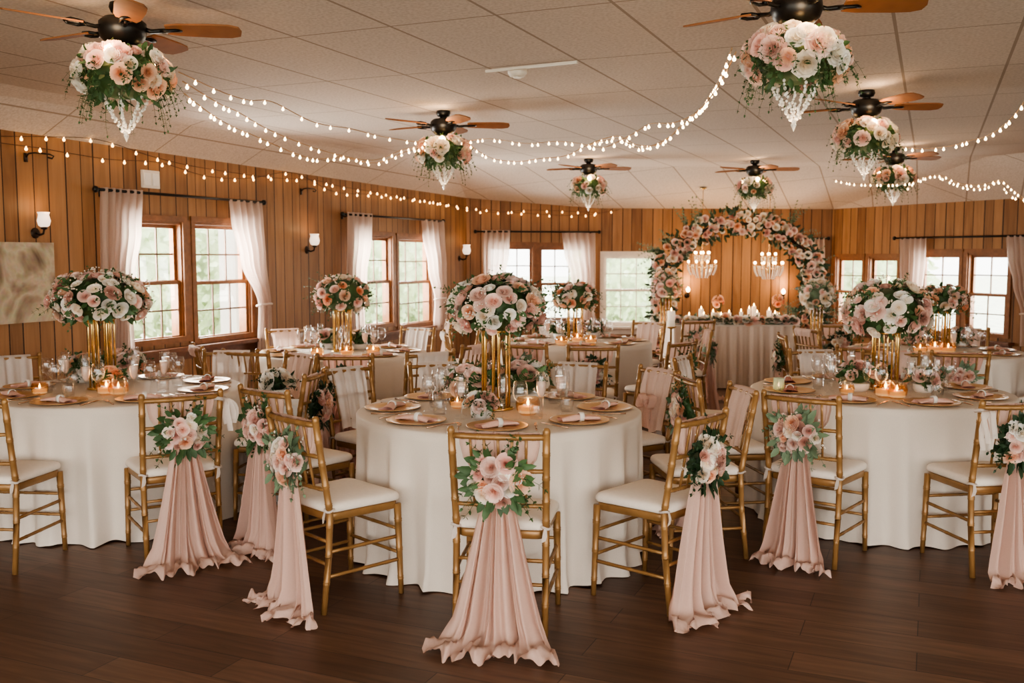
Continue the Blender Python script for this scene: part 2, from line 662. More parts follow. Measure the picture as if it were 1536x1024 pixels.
def make_open(seed=4):
    rng = random.Random(seed)
    mb = MB()
    for k, (n, Rk, Hk) in enumerate(((7, 0.72, 0.32), (8, 0.95, 0.16))):
        for i in range(n):
            petal(mb, 0.4 * k + 2 * PI * i / n, PI / n * 1.2, Rk, Hk, 0.08, 0.06, 3, 3, 0.05, rng, 0.0, 1.0)
    mb2 = MB()
    mb2.lathe([(0, 0.22), (0.1, 0.2), (0.17, 0.12), (0.18, 0.0)], 8)
    mb.merge(mb2, Matrix.Identity(4))
    for i in range(len(mb.f)):
        mb.uv.setdefault(i, [(0, 0)] * len(mb.f[i]))
    return mb


BLOOM_MB = {'rose': [make_rose(5), make_rose(9)], 'peony': [make_peony(3), make_peony(7)],
            'ranunculus': [make_ranunculus(4)], 'anemone': [make_open(6)]}
BLOOM = {k: [mb.mesh(k + '_bloom') for mb in v] for k, v in BLOOM_MB.items()}
LOW_MB = [make_rose(21, 2, 2), make_ranunculus(22, 2, 2)]
LOWBLOOM = {'rose': [LOW_MB[0].mesh('rose_small')], 'ranunculus': [LOW_MB[1].mesh('ranunculus_small')],
            'peony': [make_peony(23, 2, 2).mesh('peony_small')], 'anemone': BLOOM['anemone']}
for dct in (BLOOM, LOWBLOOM):
    for k in dct:
        for me in dct[k]:
            if not me.materials:
                me.materials.append(PET['blush'])


def basis(nrm, spin=0.0):
    n = Vector(nrm).normalized()
    q = n.to_track_quat('Z', 'Y')
    return q @ Matrix.Rotation(spin, 3, 'Z').to_quaternion()


def leaf(mb, base, d, nrm, L, W):
    d = Vector(d).normalized()
    sd = d.cross(Vector(nrm))
    if sd.length < 1e-4:
        sd = d.orthogonal()
    sd.normalize()
    up = sd.cross(d).normalized()
    b = Vector(base)
    p0 = b
    p1 = b + d * L * .35 + sd * W * .5 + up * L * .05
    p2 = b + d * L * .35 - sd * W * .5 + up * L * .05
    pm = b + d * L * .42 - up * L * .03
    p3 = b + d * L * .75 + sd * W * .36
    p4 = b + d * L * .75 - sd * W * .36
    pe = b + d * L - up * L * .1
    ids = [mb.vert(p) for p in (p0, p1, p2, pm, p3, p4, pe)]
    for q in ((0, 1, 3), (0, 3, 2), (1, 4, 3), (3, 5, 2), (3, 4, 6), (3, 6, 5)):
        mb.face([ids[i] for i in q])


def sprig(mb, base, d, L, n, lw, rng, droop=0.0, leaf_l=None):
    d = Vector(d).normalized()
    pts = []
    p = Vector(base)
    dd = d.copy()
    for i in range(n + 1):
        pts.append(p.copy())
        dd = (dd + Vector((rng.uniform(-.18, .18), rng.uniform(-.18, .18), rng.uniform(-.12, .12) - droop))).normalized()
        p = p + dd * (L / n)
    mb.tube(pts, lambda i: max(0.0008, 0.0022 * (1 - i / (n + 1))), 3)
    ll = leaf_l or lw * 1.7
    for i in range(1, n + 1):
        t = (pts[i] - pts[i - 1]).normalized()
        sd = t.orthogonal().normalized()
        sd.rotate(Matrix.Rotation(rng.uniform(0, 6.28), 3, t))
        k = 1 - 0.45 * i / n
        for sg in (-1, 1):
            leaf(mb, pts[i], t * 0.55 + sd * sg * 0.9, t, ll * k * rng.uniform(.8, 1.2), lw * k)
    leaf(mb, pts[-1], dd, sd, ll * .6, lw * .6)


def blooms(root, spots, colors, kinds, size, rng, low=False, names=True):
    src = LOWBLOOM if low else BLOOM
    for (p, n) in spots:
        k = rng.choice(kinds)
        c = rng.choice(colors)
        s = size * rng.uniform(.78, 1.22)
        if k == 'peony':
            s *= 1.15
        if k == 'anemone':
            c = rng.choice(['white', 'blush', 'cream'])
            s *= .85
        nn = Vector(n).normalized()
        o = add(k, rng.choice(src[k]), PET[c], root, loc=Vector(p) - nn * s * .35, scale=s)
        o.rotation_mode = 'QUATERNION'
        o.rotation_quaternion = basis(nn, rng.uniform(0, 6.28))


def fib(n, zmin=-1.0, zmax=1.0, jit=0.0, rng=rnd):
    pts = []
    for i in range(n):
        z = zmax - (zmax - zmin) * (i + .5) / n
        a = i * 2.399963 + rng.uniform(-jit, jit)
        r = math.sqrt(max(0, 1 - z * z))
        pts.append(Vector((r * math.cos(a), r * math.sin(a), z)))
    return pts


MIX1 = ['blush', 'blush', 'blush', 'pink', 'cream', 'cream', 'white', 'peach', 'mauve']
MIXP = ['blush', 'peach', 'peach', 'cream', 'pink', 'coral', 'blush']
MIXA = ['blush', 'pink', 'pink', 'peach', 'mauve', 'cream', 'blush']
KINDS = ['rose', 'rose', 'rose', 'peony', 'ranunculus', 'ranunculus', 'anemone']


def foliage_ball(rx, rz, nleaf, nsprig, seed, zmin=-.75, zmax=.98, down=0.15, lw=.028, sl=.13):
    rng = random.Random(seed)
    mb = MB()
    core = []
    for i in range(9):
        core.append((rx * .74 * math.sin(PI * i / 8), -rz * .74 * math.cos(PI * i / 8)))
    mb.lathe(core, 12)
    for i in range(nleaf):
        z = rng.uniform(zmin, zmax)
        a = rng.uniform(0, 2 * PI)
        r = math.sqrt(1 - z * z)
        n = Vector((r * math.cos(a), r * math.sin(a), z))
        p = Vector((n.x * rx, n.y * rx, n.z * rz)) * rng.uniform(.72, .92)
        d = n + Vector((rng.uniform(-.8, .8), rng.uniform(-.8, .8), rng.uniform(-.9, .5)))
        leaf(mb, p, d, n, lw * rng.uniform(1.5, 2.6), lw * rng.uniform(.8, 1.3))
    for i in range(nsprig):
        z = rng.uniform(-.7, .8)
        a = rng.uniform(0, 2 * PI)
        r = math.sqrt(1 - z * z)
        n = Vector((r * math.cos(a), r * math.sin(a), z))
        p = Vector((n.x * rx, n.y * rx, n.z * rz)) * .8
        sprig(mb, p, n + Vector((0, 0, -down)), sl * rng.uniform(.7, 1.3), 5, lw * .6, rng, down * .5)
    return mb


def filler_ball(rx, rz, n, seed, zmin=-.6):
    rng = random.Random(seed)
    mb = MB()
    for i in range(n):
        z = rng.uniform(zmin, .98)
        a = rng.uniform(0, 2 * PI)
        r = math.sqrt(1 - z * z)
        nn = Vector((r * math.cos(a), r * math.sin(a), z))
        p0 = Vector((nn.x * rx, nn.y * rx, nn.z * rz)) * rng.uniform(.96, 1.1)
        for k in range(4):
            p = p0 + Vector((rng.uniform(-.02, .02), rng.uniform(-.02, .02), rng.uniform(-.02, .02)))
            s = rng.uniform(.004, .008)
            b = len(mb.v)
            for v in ((1, 0, 0), (-1, 0, 0), (0, 1, 0), (0, -1, 0), (0, 0, 1), (0, 0, -1)):
                mb.vert(p + Vector(v) * s)
            for q in ((0, 2, 4), (2, 1, 4), (1, 3, 4), (3, 0, 4), (2, 0, 5), (1, 2, 5), (3, 1, 5), (0, 3, 5)):
                mb.face([b + i_ for i_ in q])
    return mb


FOL = {}


def fol_mesh(key, *a, **k):
    if key not in FOL:
        FOL[key] = foliage_ball(*a, **k).mesh('foliage_' + key)
    return FOL[key]


def flower_ball(name, label, loc, rx, rz, n, size, colors, seed, low=False, group=None, leafmat='leaf', zmin=-.62, nleaf=240, nsprig=26, cat='flower arrangement'):
    rng = random.Random(seed)
    root = thing(name, label, cat, loc, 0, group)
    key = '%.2f_%.2f_%d_%s' % (rx, rz, nleaf, 'ab'[seed % 2])
    add('foliage', fol_mesh(key, rx, rz, nleaf, nsprig, seed % 2 + 50), M[leafmat], root)
    sp = []
    for d in fib(n, zmin, .97, .25, rng):
        p = Vector((d.x * rx, d.y * rx, d.z * rz)) * rng.uniform(.9, 1.04)
        nn = Vector((d.x / rx, d.y / rx, d.z / rz)).normalized() + Vector((rng.uniform(-.25, .25), rng.uniform(-.25, .25), rng.uniform(-.1, .3)))
        sp.append((p, nn))
    blooms(root, sp, colors, KINDS, size, rng, low)
    f = add('filler_sprays', filler_ball(rx, rz, max(12, n), seed).mesh('filler'), M['filler'], root)
    f['kind'] = 'stuff'
    return root


# ------------------------------------------------------------------ room plan
WP = {'L0': Vector((-8.29, -2.5, 0)), 'A': Vector((-.70, 15.0, 0)), 'B': Vector((1.36, 15.35, 0)),
      'C': Vector((5.0, 15.2, 0)), 'D': Vector((6.46, 12.2, 0)), 'E': Vector((9.5, 5.95, 0)), 'G': Vector((9.5, -2.5, 0))}
EZ = {'L0': 2.66, 'A': 2.46, 'B': 2.32, 'C': 2.30, 'D': 2.30, 'E': 2.30, 'G': 2.30}


class Wall:
    def __init__(s, a, b):
        s.p = WP[a].copy()
        s.q = WP[b].copy()
        s.za, s.zb = EZ[a], EZ[b]
        s.L = (s.q - s.p).length
        s.d = (s.q - s.p) / s.L
        s.n = Vector((s.d.y, -s.d.x, 0))      # inward (clockwise order)
        s.ang = math.atan2(s.d.y, s.d.x)

    def hit(s, px, py, off=0.0):
        r = ray(px, py)
        o = s.p + s.n * off
        t = (o - EYE).dot(s.n) / r.dot(s.n)
        w = EYE + r * t
        return (w - s.p).dot(s.d), w.z

    def W(s, u, z, off=0.0):
        p = s.p + s.d * u + s.n * off
        return Vector((p.x, p.y, z))

    def top(s, u):
        return s.za + (s.zb - s.za) * u / s.L

    def M(s, u, z, off=0.0):
        """frame whose x runs along the wall, y points into the room"""
        m = Matrix.Identity(4)
        m.col[0][:3] = s.d
        m.col[1][:3] = s.n
        m.col[2][:3] = (0, 0, 1)
        m.col[3][:3] = s.W(u, z, off)
        return m


WL, WB, WC, WD, WE, WG = Wall('L0', 'A'), Wall('A', 'B'), Wall('B', 'C'), Wall('C', 'D'), Wall('D', 'E'), Wall('E', 'G')
OPEN = {}          # wall -> openings


def build_wall(name, w, openings):
    mb = MB()
    us = sorted({0, w.L} | {o[0] for o in openings} | {o[1] for o in openings})
    for a, b in zip(us, us[1:]):
        mid = (a + b) / 2
        cuts = sorted([(o[2], o[3]) for o in openings if o[0] <= mid <= o[1]])
        z = 0.0
        segs = []
        for c in cuts:
            segs.append((z, z, c[0], c[0]))
            z = c[1]
        segs.append((z, z, w.top(a) + .02, w.top(b) + .02))
        for (z0a, z0b, z1a, z1b) in segs:
            i = [mb.vert(w.W(a, z0a)), mb.vert(w.W(b, z0b)), mb.vert(w.W(b, z1b)), mb.vert(w.W(a, z1a))]
            mb.face(i, [(a, z0a), (b, z0b), (b, z1b), (a, z1a)])
    return struct(add(name, mb.mesh(name, False), M['panel']))


# glass rectangles in the photo: wall, x0, x1, ytop, ybottom, columns, rows per sash, frame material
WINS = [
    (WL, 190, 271, 338, 510, 3, 2, 'trimwood'),
    (WL, 296, 372, 341, 504, 3, 2, 'trimwood'),
    (WL, 530, 586, 358, 488, 3, 2, 'trimwood'),
    (WL, 599, 646, 361, 485, 3, 2, 'trimwood'),
    (WB, 735, 797, 372, 478, 3, 2, 'trimwood'),
    (WB, 812, 876, 373, 478, 3, 2, 'trimwood'),
    (WB, 908, 978, 386, 484, 3, 2, 'whitewood'),
    (WD, 1256, 1291, 389, 486, 2, 2, 'trimwood'),
    (WD, 1305, 1343, 389, 488, 2, 2, 'trimwood'),
    (WD, 1380, 1435, 384, 498, 2, 2, 'trimwood'),
    (WD, 1453, 1508, 384, 500, 2, 2, 'trimwood'),
]
WC_SPLIT = True
WIN_LABEL = [
    'double hung window left of pair nearest the painted canvas', 'double hung window right of pair nearest the painted canvas',
    'left window of the second pair along the left wall', 'right window of the second pair along the left wall',
    'left window of the pair on the angled far wall', 'right window of the pair on the angled far wall',
    'single white framed window left of the flower arch', 'narrow window just right of the flower arch, left of its pair',
    'narrow window right of the flower arch, right of its pair', 'right wall window beside the pale curtain', 'right wall window nearest the right edge']


def rect(w, x0, x1, y0, y1):
    xm, ym = (x0 + x1) / 2, (y0 + y1) / 2
    u0 = w.hit(x0, ym)[0]
    u1 = w.hit(x1, ym)[0]
    zt = w.hit(xm, y0)[1]
    zb = w.hit(xm, y1)[1]
    return u0, u1, zb, zt


# the lone window sits across the B/C corner in pixels: clamp it to wall B
wins = []
for i, (w, x0, x1, y0, y1, nc, nr, fm) in enumerate(WINS):
    if i == 6:
        w = WC
    u0, u1, zb, zt = rect(w, x0, x1, y0, y1)
    u0 = max(u0, .12)
    u1 = min(u1, w.L - .12)
    wins.append((w, u0, u1, zb, zt, nc, nr, fm))
    OPEN.setdefault(id(w), []).append((u0 - .045, u1 + .045, zb - .045, zt + .045))

build_wall('wall_left', WL, OPEN.get(id(WL), []))
build_wall('wall_corner', WB, OPEN.get(id(WB), []))
build_wall('wall_far', WC, OPEN.get(id(WC), []))
build_wall('wall_right', WD, OPEN.get(id(WD), []))
build_wall('wall_right_near', WE, [])
build_wall('wall_side', WG, [])

# floor
mb = MB()
fl = [WP[k] for k in ('L0', 'A', 'B', 'C', 'D', 'E', 'G')]
ids = [mb.vert(p) for p in fl]
mb.face(list(reversed(ids)))
struct(add('floor', mb.mesh('floor', False), M['floor']))

# ceiling: flat middle and sloping facets down to the eaves
ZC = 2.78
IN = {'L0': Vector((-7.69, -2.5, ZC)), 'A': Vector((-.82, 13.2, ZC)), 'B': Vector((1.62, 13.3, ZC)), 'C': Vector((4.4, 13.2, ZC)),
      'D': Vector((5.78, 11.9, ZC)), 'E': Vector((8.8, 5.7, ZC)), 'G': Vector((8.8, -2.5, ZC))}
mb = MB()
order = ['L0', 'A', 'B', 'C', 'D', 'E', 'G']
ii = {k: mb.vert(IN[k]) for k in order}
ee = {k: mb.vert(Vector((WP[k].x, WP[k].y, EZ[k]))) for k in order}
mb.face([ii[k] for k in order])
for a, b in zip(order, order[1:]):
    mb.face([ee[a], ee[b], ii[b], ii[a]])
struct(add('ceiling', mb.mesh('ceiling', False), M['ceil']))

for nm, w in (('baseboard_left', WL), ('baseboard_corner', WB), ('baseboard_far', WC), ('baseboard_right', WD)):
    mb = MB()
    rows = []
    for (off, z) in ((0.0, 0.0), (.018, 0.0), (.018, .085), (.008, .10), (0.0, .10)):
        rows.append([w.W(0.02, z, off), w.W(w.L - .02, z, off)])
    mb.grid(rows)
    struct(add(nm, mb.mesh(nm, False), M['trimdark']))


def frame_boxes(mb, x0, x1, z0, z1, t, y0, y1, wleft=True):
    yc, yd = (y0 + y1) / 2, y1 - y0
    mb.box(((x0 + x1) / 2, yc, z0 + t / 2), (x1 - x0, yd, t))
    mb.box(((x0 + x1) / 2, yc, z1 - t / 2), (x1 - x0, yd, t))
    mb.box((x0 + t / 2, yc, (z0 + z1) / 2), (t, yd, z1 - z0 - 2 * t))
    mb.box((x1 - t / 2, yc, (z0 + z1) / 2), (t, yd, z1 - z0 - 2 * t))


for i, (w, u0, u1, zb, zt, nc, nr, fm) in enumerate(wins):
    root = bpy.data.objects.new('window_%d' % (i + 1), None)
    COL.objects.link(root)
    root.matrix_world = w.M((u0 + u1) / 2, zb)
    root['kind'] = 'structure'
    root['label'] = WIN_LABEL[i]
    hw, hh = (u1 - u0) / 2, zt - zb
    mb = MB()
    # jamb liner and interior casing
    frame_boxes(mb, -hw - .045, hw + .045, -.045, hh + .045, .03, -.14, .0)
    cw = .055 if i not in (7, 8) else .045
    frame_boxes(mb, -hw - .03 - cw, hw + .03 + cw, -.03 - cw * .3, hh + .03 + cw * 1.2, cw, .0, .022)
    add('window_frame', mb.mesh('window_frame', False), M[fm], root)
    zm = hh * .5
    for nm, a, b, yy in (('upper_sash', zm - .015, hh + .016, -.075), ('lower_sash', -.016, zm + .015, -.035)):
        mb = MB()
        frame_boxes(mb, -hw - .016, hw + .016, a, b, .036, yy - .016, yy + .016)
        s = add(nm, mb.mesh(nm, False), M['trimwood' if fm == 'trimwood' else fm], root)
        mb = MB()
        for c in range(1, nc):
            x = -hw + 2 * hw * c / nc
            mb.box((x, yy, (a + b) / 2), (.016, .014, b - a - .06))
        for r in range(1, nr):
            z = a + (b - a) * r / nr
            mb.box((0, yy, z), (2 * hw - .03, .013, .016))
        add('muntin', mb.mesh('muntin', False), M['muntin' if fm == 'trimwood' else fm], s)
        mb = MB()
        k = [mb.vert((-hw - .01, yy - .004, a + .03)), mb.vert((hw + .01, yy - .004, a + .03)), mb.vert((hw + .01, yy - .004, b - .03)), mb.vert((-hw - .01, yy - .004, b - .03))]
        mb.face(k)
        add('pane', mb.mesh('pane', False), M['pane'], s)

# sills (one continuous stool under each pair)
for k, grp in enumerate(((0, 1), (2, 3), (4, 5), (6,), (7, 8), (9, 10))):
    w = wins[grp[0]][0]
    ua = min(wins[g][1] for g in grp) - .16
    ub = max(wins[g][2] for g in grp) + .16
    z = min(wins[g][3] for g in grp) - .05
    mb = MB()
    mb.box(((ub - ua) / 2, .05, -.02), (ub - ua, .13, .035))
    mb.box(((ub - ua) / 2, .012, -.085), (ub - ua - .1, .022, .09))
    o = add('trim_%d' % (k + 1), mb.mesh('sill', False), M['trimdark' if k != 3 else 'whitewood'])
    o.matrix_world = w.M(ua, z)
    struct(o)
    if len(grp) == 2:      # mullion board between the two windows
        a, b = wins[grp[0]], wins[grp[1]]
        mb = MB()
        um = (a[2] + b[1]) / 2
        wd = max(.03, b[1] - a[2] - .18)
        mb.box((0, .006, (a[4] - a[3]) / 2), (wd, .016, a[4] - a[3] + .12))
        o = add('trim_%d' % (k + 11), mb.mesh('mullion', False), M['trimwood'])
        o.matrix_world = w.M(um, a[3])
        struct(o)


# ------------------------------------------------------------------ curtains
def curtain(name, label, w, path, folds, seed, off=.10, n=34, mat='curtain'):
    """path: list of (xleft, xright, y) pixels down the panel"""
    rng = random.Random(seed)
    ph = rng.random() * 6
    keys = []
    for (xa, xb, y) in path:
        ua, z = w.hit(xa, y, off)
        ub, z2 = w.hit(xb, y, off)
        keys.append((ua, ub, (z + z2) / 2))
    rows = []
    sub = 7
    for i in range(len(keys) - 1):
        for k in range(sub):
            t = k / sub
            t2 = t * t * (3 - 2 * t)
            A, B = keys[i], keys[i + 1]
            rows.append([A[0] + (B[0] - A[0]) * t2, A[1] + (B[1] - A[1]) * t2, A[2] + (B[2] - A[2]) * t])
    rows.append(list(keys[-1]))
    w0 = keys[0][1] - keys[0][0]
    g = []
    uc0 = (keys[0][0] + keys[0][1]) / 2
    for (a, b, z) in rows:
        z = max(z, .03)
        wd = b - a
        r = []
        for j in range(n + 1):
            s = j / n
            q = math.sin(s * folds * 2 * PI + ph) + .35 * math.sin(s * folds * 3.3 * PI + ph * 2)
            amp = .026 * min(1.4, (w0 / max(wd, .05)) ** .5)
            p = Vector((a + wd * s - uc0, .0 + q * amp, z - keys[0][2]))
            r.append(p)
        g.append(r)
    mb = MB()
    mb.grid(g)
    root = thing(name, label, 'curtain', (0, 0, 0))
    root.matrix_world = w.M(uc0, keys[0][2], off)
    add('curtain_panel', mb.mesh('curtain_panel'), M[mat], root)
    return root, keys, uc0


def tieback(root, w, keys, uc0, k):
    a, b, z = keys[k]
    mb = MB()
    rx = (b - a) / 2 + .012
    pts = [((a + b) / 2 - uc0 + rx * math.cos(t), .055 * math.sin(t), z - keys[0][2] + .012 * math.sin(t)) for t in [2 * PI * i / 18 for i in range(18)]]
    mb.tube(pts, .012, 6, closed=True)
    add('tieback', mb.mesh('tieback'), M['whitesheer'], root)


CUR = [
    ('sheer blush curtain left of the window pair nearest the canvas', WL, [(150, 214, 283), (150, 212, 345), (152, 203, 410), (166, 196, 468), (165, 200, 532)], 6, 3),
    ('sheer curtain tied back right of window pair nearest the canvas', WL, [(343, 392, 301), (346, 394, 330), (360, 398, 390), (388, 405, 457), (386, 408, 528)], 5, 3),
    ('sheer blush curtain left of second window pair', WL, [(519, 557, 319), (519, 556, 360), (518, 549, 410), (520, 545, 460), (521, 546, 498)], 5, None),
    ('sheer curtain tied back right of second window pair', WL, [(632, 665, 330), (634, 666, 350), (643, 668, 400), (654, 667, 448), (652, 668, 494)], 4, 3),
    ('sheer curtain left of the angled wall window pair', WB, [(723, 765, 345), (723, 764, 375), (725, 757, 420), (728, 752, 470), (727, 754, 500)], 5, None),
    ('sheer curtain tied back right of angled wall window pair', WB, [(843, 893, 349), (846, 893, 375), (856, 893, 415), (872, 892, 460), (868, 894, 500)], 5, 3),
    ('pale sheer curtain left of the right wall windows', WD, [(1351, 1391, 357), (1351, 1390, 390), (1351, 1386, 430), (1353, 1381, 470), (1352, 1382, 510)], 5, None),
    ('sheer curtain tied back at the right edge of right wall', WD, [(1508, 1555, 353), (1510, 1556, 385), (1518, 1556, 425), (1532, 1556, 472), (1530, 1558, 520)], 5, 3),
]
CUR.append(('narrow pale curtain at right behind the flower arch', WC, [(1211, 1238, 357), (1211, 1238, 390), (1212, 1237, 430), (1213, 1236, 492)], 4, None))
for i, (lb, w, path, folds, tie) in enumerate(CUR):
    root, keys, uc0 = curtain('curtain', lb, w, path, folds, 30 + i)
    if tie is not None:
        tieback(root, w, keys, uc0, tie)

RODS = [
    ('black curtain rod over the window pair nearest the canvas', WL, (146, 283), (394, 304)),
    ('black curtain rod over the second left wall window pair', WL, (515, 319), (664, 333)),
    ('black curtain rod over the angled wall window pair', WB, (715, 345), (897, 350)),
    ('short black curtain rod at right behind the flower arch', WC, (1196, 357), (1241, 358)),
    ('black curtain rod over the right wall windows', WD, (1343, 358), (1562, 352)),
]
for lb, w, a, b in RODS:
    ua, za = w.hit(a[0], a[1], .10)
    ub, zb_ = w.hit(b[0], b[1], .10)
    z = (za + zb_) / 2
    root = thing('curtain_rod', lb, 'curtain rod')
    root.matrix_world = w.M((ua + ub) / 2, z, .10)
    h = (ub - ua) / 2
    mb = MB()
    mb.tube([(-h, 0, 0), (h, 0, 0)], .013, 10)
    add('rod', mb.mesh('rod'), M['black'], root)
    for sg in (-1, 1):
        mb = MB()
        mb.lathe([(0, -.03), (.02, -.022), (.028, 0), (.02, .022), (0, .03)], 10)
        add('finial', mb.mesh('finial'), M['black'], root, loc=(sg * (h + .02), 0, 0))
        mb = MB()
        mb.tube([(0, -.10, -.02), (0, -.05, -.025), (0, 0, -.012)], .008, 6)
        mb.box((0, -.094, -.02), (.03, .012, .07))
        add('bracket', mb.mesh('bracket'), M['black'], root, loc=(sg * (h - .12), 0, 0))

# ------------------------------------------------------------------ things on the walls
# canvas
u0, u1, zb, zt = rect(WL, -46, 78, 363, 485)
root = thing('wall_canvas', 'large unframed canvas painted in beige and brown swirls, far left wall', 'painting')
root.matrix_world = WL.M((u0 + u1) / 2, (zb + zt) / 2, .0)
hw, hh = (u1 - u0) / 2, (zt - zb) / 2
mb = MB()
mb.box((0, .02, 0), (2 * hw, .036, 2 * hh))
add('canvas', mb.mesh('canvas', False), M['canvas'], root)


def sconce(label, w, px, py, s=1.0, power=1.2, bare=False):
    u, z = w.hit(px, py, .10 * s)
    root = thing('wall_sconce', label, 'wall lamp')
    root.matrix_world = w.M(u, z)
    mb = MB()
    mb.lathe([(0, .014), (.035, .012), (.045, 0)], 12)
    rot = (-PI / 2, 0, 0)
    add('backplate', mb.mesh('backplate'), M['bronze'], root, loc=(0, .001, -.06 * s), rot=rot)
    mb = MB()
    mb.tube([(0, .0, -.06 * s), (0, .05 * s, -.075 * s), (0, .09 * s, -.065 * s), (0, .10 * s, -.03 * s)], .009 * s, 8)
    mb.lathe([(0, -.035 * s), (.022 * s, -.03 * s), (.028 * s, -.012 * s), (0, -.012 * s)], 10, (0, .10 * s, 0))
    am = add('arm', mb.mesh('arm'), M['bronze'], root)
    mb = MB()
    if bare:
        mb.lathe([(0, -.012 * s), (.02 * s, 0), (.03 * s, .03 * s), (.018 * s, .055 * s), (0, .07 * s)], 12, (0, .10 * s, 0))
        add('bulb', mb.mesh('bulb'), M['lampglow'], am)
    else:
        mb.lathe([(.022 * s, -.014 * s), (.042 * s, .0), (.052 * s, .035 * s), (.046 * s, .06 * s), (.04 * s, .085 * s), (.048 * s, .105 * s), (.044 * s, .104 * s), (.036 * s, .085 * s)], 14, (0, .10 * s, 0))
        add('glass_shade', mb.mesh('glass_shade'), M['shade'], am)
    l = bpy.data.lights.new('sconce_light', 'POINT')
    l.energy = power
    l.color = (1, .62, .3)
    l.shadow_soft_size = .04
    lo = bpy.data.objects.new('sconce_light', l)
    COL.objects.link(lo)
    lo.location = w.W(u, z + .16 * s, .16 * s)


sconce('opal glass wall sconce above the painted canvas', WL, 66, 338, 1.0, .9)
sconce('opal glass wall sconce between the two left wall window pairs', WL, 472, 366, 1.1, .9)
sconce('opal glass wall sconce near the far left corner', WL, 700, 380, 1.25, .9)
sconce('small glowing sconce left side inside the flower arch', WC, 1032, 437, 1.1, 6, True)
sconce('small glowing sconce right side inside the flower arch', WC, 1175, 440, 1.1, 6, True)

# vent plate and iron hooks
u, z = WL.hit(224, 269)
root = thing('wall_plate', 'small white plate on panelling above the nearest curtain rod', 'wall plate')
root.matrix_world = WL.M(u, z)
mb = MB()
mb.box((0, .012, 0), (.21, .024, .16))
add('plate', mb.mesh('plate', False), M['plastic'], root)
for sx in (-1, 1):
    mb = MB()
    mb.box((sx * .05, .028, 0), (.075, .01, .11))
    add('cover', mb.mesh('cover', False), M['white'], root)
for lb, px, py in (('curled iron hook on panelling above the left sconce', 62, 232), ('curled iron hook on panelling above the middle sconce', 465, 284)):
    u, z = WL.hit(px, py, .05)
    root = thing('wall_hook', lb, 'hook')
    root.matrix_world = WL.M(u, z)
    mb = MB()
    mb.tube([(-.11, 0, -.03), (-.11, .04, 0), (-.06, .05, .01), (.08, .05, .012), (.12, .05, 0), (.10, .05, -.022), (.06, .05, -.015)], .007, 6)
    mb.box((-.11, .006, -.03), (.03, .012, .07))
    add('hook', mb.mesh('hook'), M['bronze'], root)

# smoke detector and its raceway
p = PZ(776, 104, ZC)
root = thing('smoke_detector', 'round white smoke detector on the ceiling tiles', 'smoke detector', (p.x, p.y, ZC))
mb = MB()
mb.lathe([(.062, 0), (.062, -.028), (.054, -.034), (.050, -.046), (.03, -.05), (0, -.05)], 24)
add('housing', mb.mesh('housing'), M['plastic'], root)
mb = MB()
mb.lathe([(.026, -.05), (.024, -.056), (0, -.057)], 16)
add('sensor_cap', mb.mesh('sensor_cap'), M['white'], root)
a, b = PZ(729, 105, ZC), PZ(866, 91, ZC)
mid = (a + b) / 2
root = thing('cable_raceway', 'thin white cable raceway on ceiling beside the smoke detector', 'raceway', (mid.x, mid.y, ZC))
mb = MB()
d = b - a
mb.box((0, 0, -.008), (d.length, .02, .016), Matrix.Rotation(math.atan2(d.y, d.x), 3, 'Z'))
add('raceway', mb.mesh('raceway', False), M['plastic'], root)

# ------------------------------------------------------------------ ceiling fans with hanging flowers
mb = MB()
mb.lathe([(.055, 0), (.06, -.02), (.05, -.045), (.03, -.05), (.03, -.065), (.085, -.07), (.108, -.09), (.112, -.13), (.10, -.165), (.075, -.19), (.05, -.20), (0, -.20)], 24)
FAN_HUB = mb.mesh('motor_housing')


def blade_mesh():
    mb = MB()
    out = [(.20, .045), (.26, .058), (.42, .066), (.50, .064), (.545, .045), (.555, 0)]
    pts = [(x, y) for x, y in out] + [(x, -y) for x, y in reversed(out[:-1])]
    top = [mb.vert((x, y, 0.004 - y * .22)) for x, y in pts]
    bot = [mb.vert((x, y, -0.004 - y * .22)) for x, y in pts]
    mb.face(top)
    mb.face(list(reversed(bot)))
    n = len(pts)
    for i in range(n):
        mb.face((top[i], bot[i], bot[(i + 1) % n], top[(i + 1) % n]))
    return mb.mesh('blade', False)


def iron_mesh():
    mb = MB()
    mb.tube([(.09, 0, .0), (.13, 0, -.012), (.17, .0, -.008), (.2, 0, -.006)], .011, 6)
    mb.tube([(.17, -.0, -.01), (.20, .028, -.004), (.25, .024, .001), (.27, 0, -.004), (.25, -.024, -.009), (.20, -.028, -.012)], .008, 6, closed=True)
    return mb.mesh('blade_arm')


BLADE, IRON = blade_mesh(), iron_mesh()


def crystal_swag(seed):
    rng = random.Random(seed)
    mb = MB()
    for k in range(7):
        a = k * 2 * PI / 7 + .4
        for i in range(17):
            t = i / 16
            r = .098 * (1 - t) ** .9 + .006
            z = -.015 - .165 * t ** .9
            p = Vector((r * math.cos(a) + rng.uniform(-.006, .006), r * math.sin(a) + rng.uniform(-.006, .006), z + rng.uniform(-.005, .005)))
            s = .0065 + .0035 * rng.random()
            mb.lathe([(0, s), (s * .8, s * .4), (s * .8, -s * .4), (0, -s)], 5, p)
    mb.lathe([(0, .02), (.013, 0), (0, -.03)], 6, (0, 0, -.195))
    return mb.mesh('crystal_swag', False)


